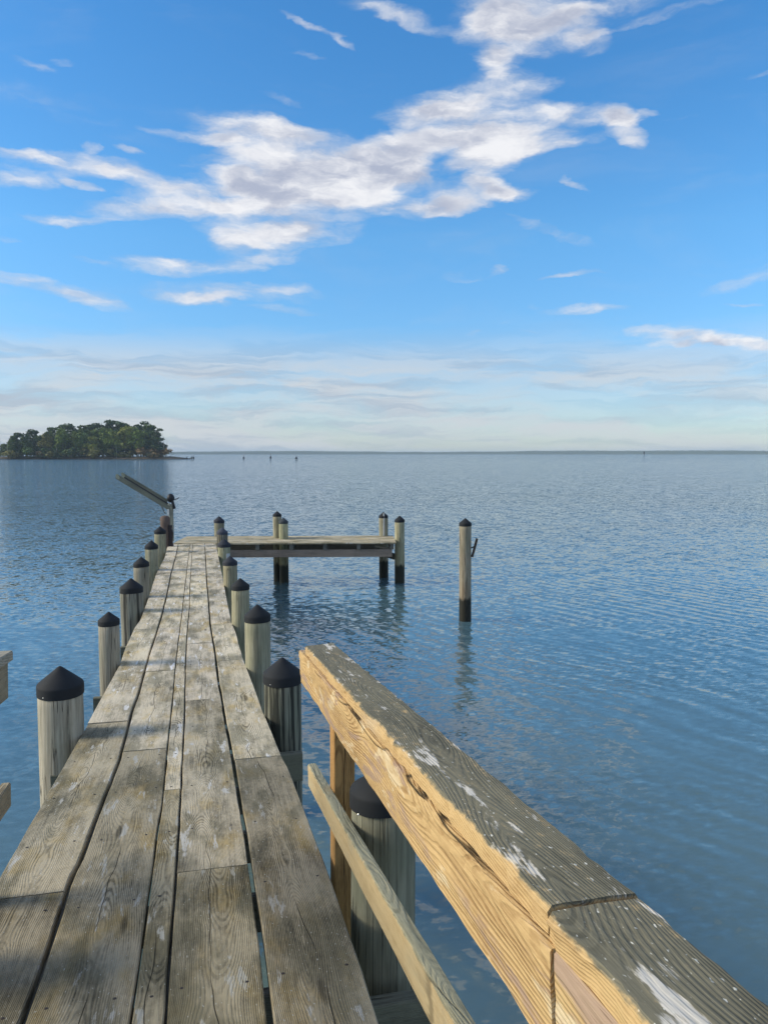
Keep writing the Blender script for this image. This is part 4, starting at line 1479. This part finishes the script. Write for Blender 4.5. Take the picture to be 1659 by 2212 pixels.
for k, (px0, py0, px1, py1, lab) in enumerate(((362, 991, 378, 978, 'thin driftwood pole leaning up from the right tip of the island'),)):
    a, b = on_z(px0, 992, 0), None
    a = Vector(a)
    dpt = float((np.array(a) - EYE) @ FW)
    b = Vector(at_depth(px1, py1, dpt))
    t = thing('driftwood', lab, 'driftwood', (a.x, a.y, 0))
    tube('branch', [a + Vector((0, 0, .2)), (a + b) / 2 + Vector((0, 0, .3)), b], [0.14, 0.1, 0.05], m_bark, t)
for k, (px, w, h, lab) in enumerate(((404, 1.2, .8, 'low dark stump in the water just off the island tip'), (415, 1.6, 1.1, 'dark snag in the water second off the island tip'))):
    a = Vector(on_z(px, 992, 0))
    t = thing('stump', lab, 'stump', (a.x, a.y, 0))
    tube('root', [a + Vector(RT) * -w + Vector((0, 0, .1)), a + Vector((0, 0, h)), a + Vector(RT) * w + Vector((0, 0, .2))], [0.3, 0.35, 0.15], m_bark, t)
    tube('root', [a + Vector((0, 0, -.3)), a + Vector((0, 0, h)), a + Vector(RT) * .5 + Vector((0, 0, h + .8))], [0.4, 0.3, 0.08], m_bark, t)

# channel posts: a pole in the water with a dark board or nest on it
GM = 'channel posts in the open water beyond the dock'
for px, base_py, top_py, wd, lab in (
        (419, 991.0, 983.5, 4.0, 'dark channel post nearest to the island tip'),
        (527, 991.5, 982.5, 4.6, 'channel post with dark round top, second from the island'),
        (585, 991.5, 979.5, 4.6, 'tallest channel post, with a thin rod above its dark board'),
        (640.5, 992.5, 982.5, 6.0, 'channel post with wide dark triangular board, farthest from the island')):
    a = Vector(on_z(px, base_py, 0))
    dpt = float((np.array(a) - EYE) @ FW)
    H = (base_py - top_py) * dpt / F_
    W = wd * dpt / F_
    t = thing('channel_post', lab, 'channel marker', (a.x, a.y, 0), GM)
    tube('pole', [a + Vector((0, 0, -1)), a + Vector((0, 0, H))], [0.16, 0.10], m_bark, t)
    rt_ = Vector(RT)
    hb = H * 0.55
    V, Fc = [], []
    outl = [(-W / 2, hb * .12), (W / 2, hb * .12), (W * .32, hb * .62), (W * .12, hb), (-W * .12, hb), (-W * .36, hb * .6)]
    for s in (-.25, .25):
        for (x_, z_) in outl:
            V.append(a + rt_ * x_ + fx * s + Vector((0, 0, z_)))
    k = len(outl)
    Fc = [tuple(range(k)), tuple(range(2 * k - 1, k - 1, -1))] + [(j, k + j, k + (j + 1) % k, (j + 1) % k) for j in range(k)]
    mesh_obj('board', V, Fc, M_WINCH, t)
a = Vector(on_z(1390.5, 984.5, 0))
dpt = float((np.array(a) - EYE) @ FW)
H = 9.0 * dpt / F_
t = thing('channel_marker', 'dark upright channel marker alone on the right below the far shore', 'channel marker', (a.x, a.y, 0))
tube('pole', [a + Vector((0, 0, -1)), a + Vector((0, 0, H * .9))], [0.5, 0.4], M_WINCH, t)
beam('board', a + Vector((0, 0, H * .45)), a + Vector((0, 0, H)), 2.2, 0.3, M_WINCH, t, up=fx, seg=2, wear=0)

# ------------------------------------------------------------------ haze
m_hz = bpy.data.materials.new('haze')
m_hz.use_nodes = True
m_hz.node_tree.nodes.clear()
nt = NT(m_hz.node_tree)
out = nt.n.new('ShaderNodeOutputMaterial')
pv_ = nt.n.new('ShaderNodeVolumePrincipled')
pv_.inputs['Color'].default_value = (0.70, 0.86, 1.0, 1)
pv_.inputs['Density'].default_value = 0.00017
pv_.inputs['Anisotropy'].default_value = 0.0
nt.l.new(pv_.outputs[0], out.inputs['Volume'])
S, zb, zt = 6200, -2.0, 24.0
V = [(x, y, z) for z in (zb, zt) for y in (-S, S) for x in (-S, S)]
Fc = [(0, 2, 3, 1), (4, 5, 7, 6), (0, 1, 5, 4), (1, 3, 7, 5), (3, 2, 6, 7), (2, 0, 4, 6)]
hz = mesh_obj('haze', V, Fc, m_hz)
hz['kind'] = 'stuff'
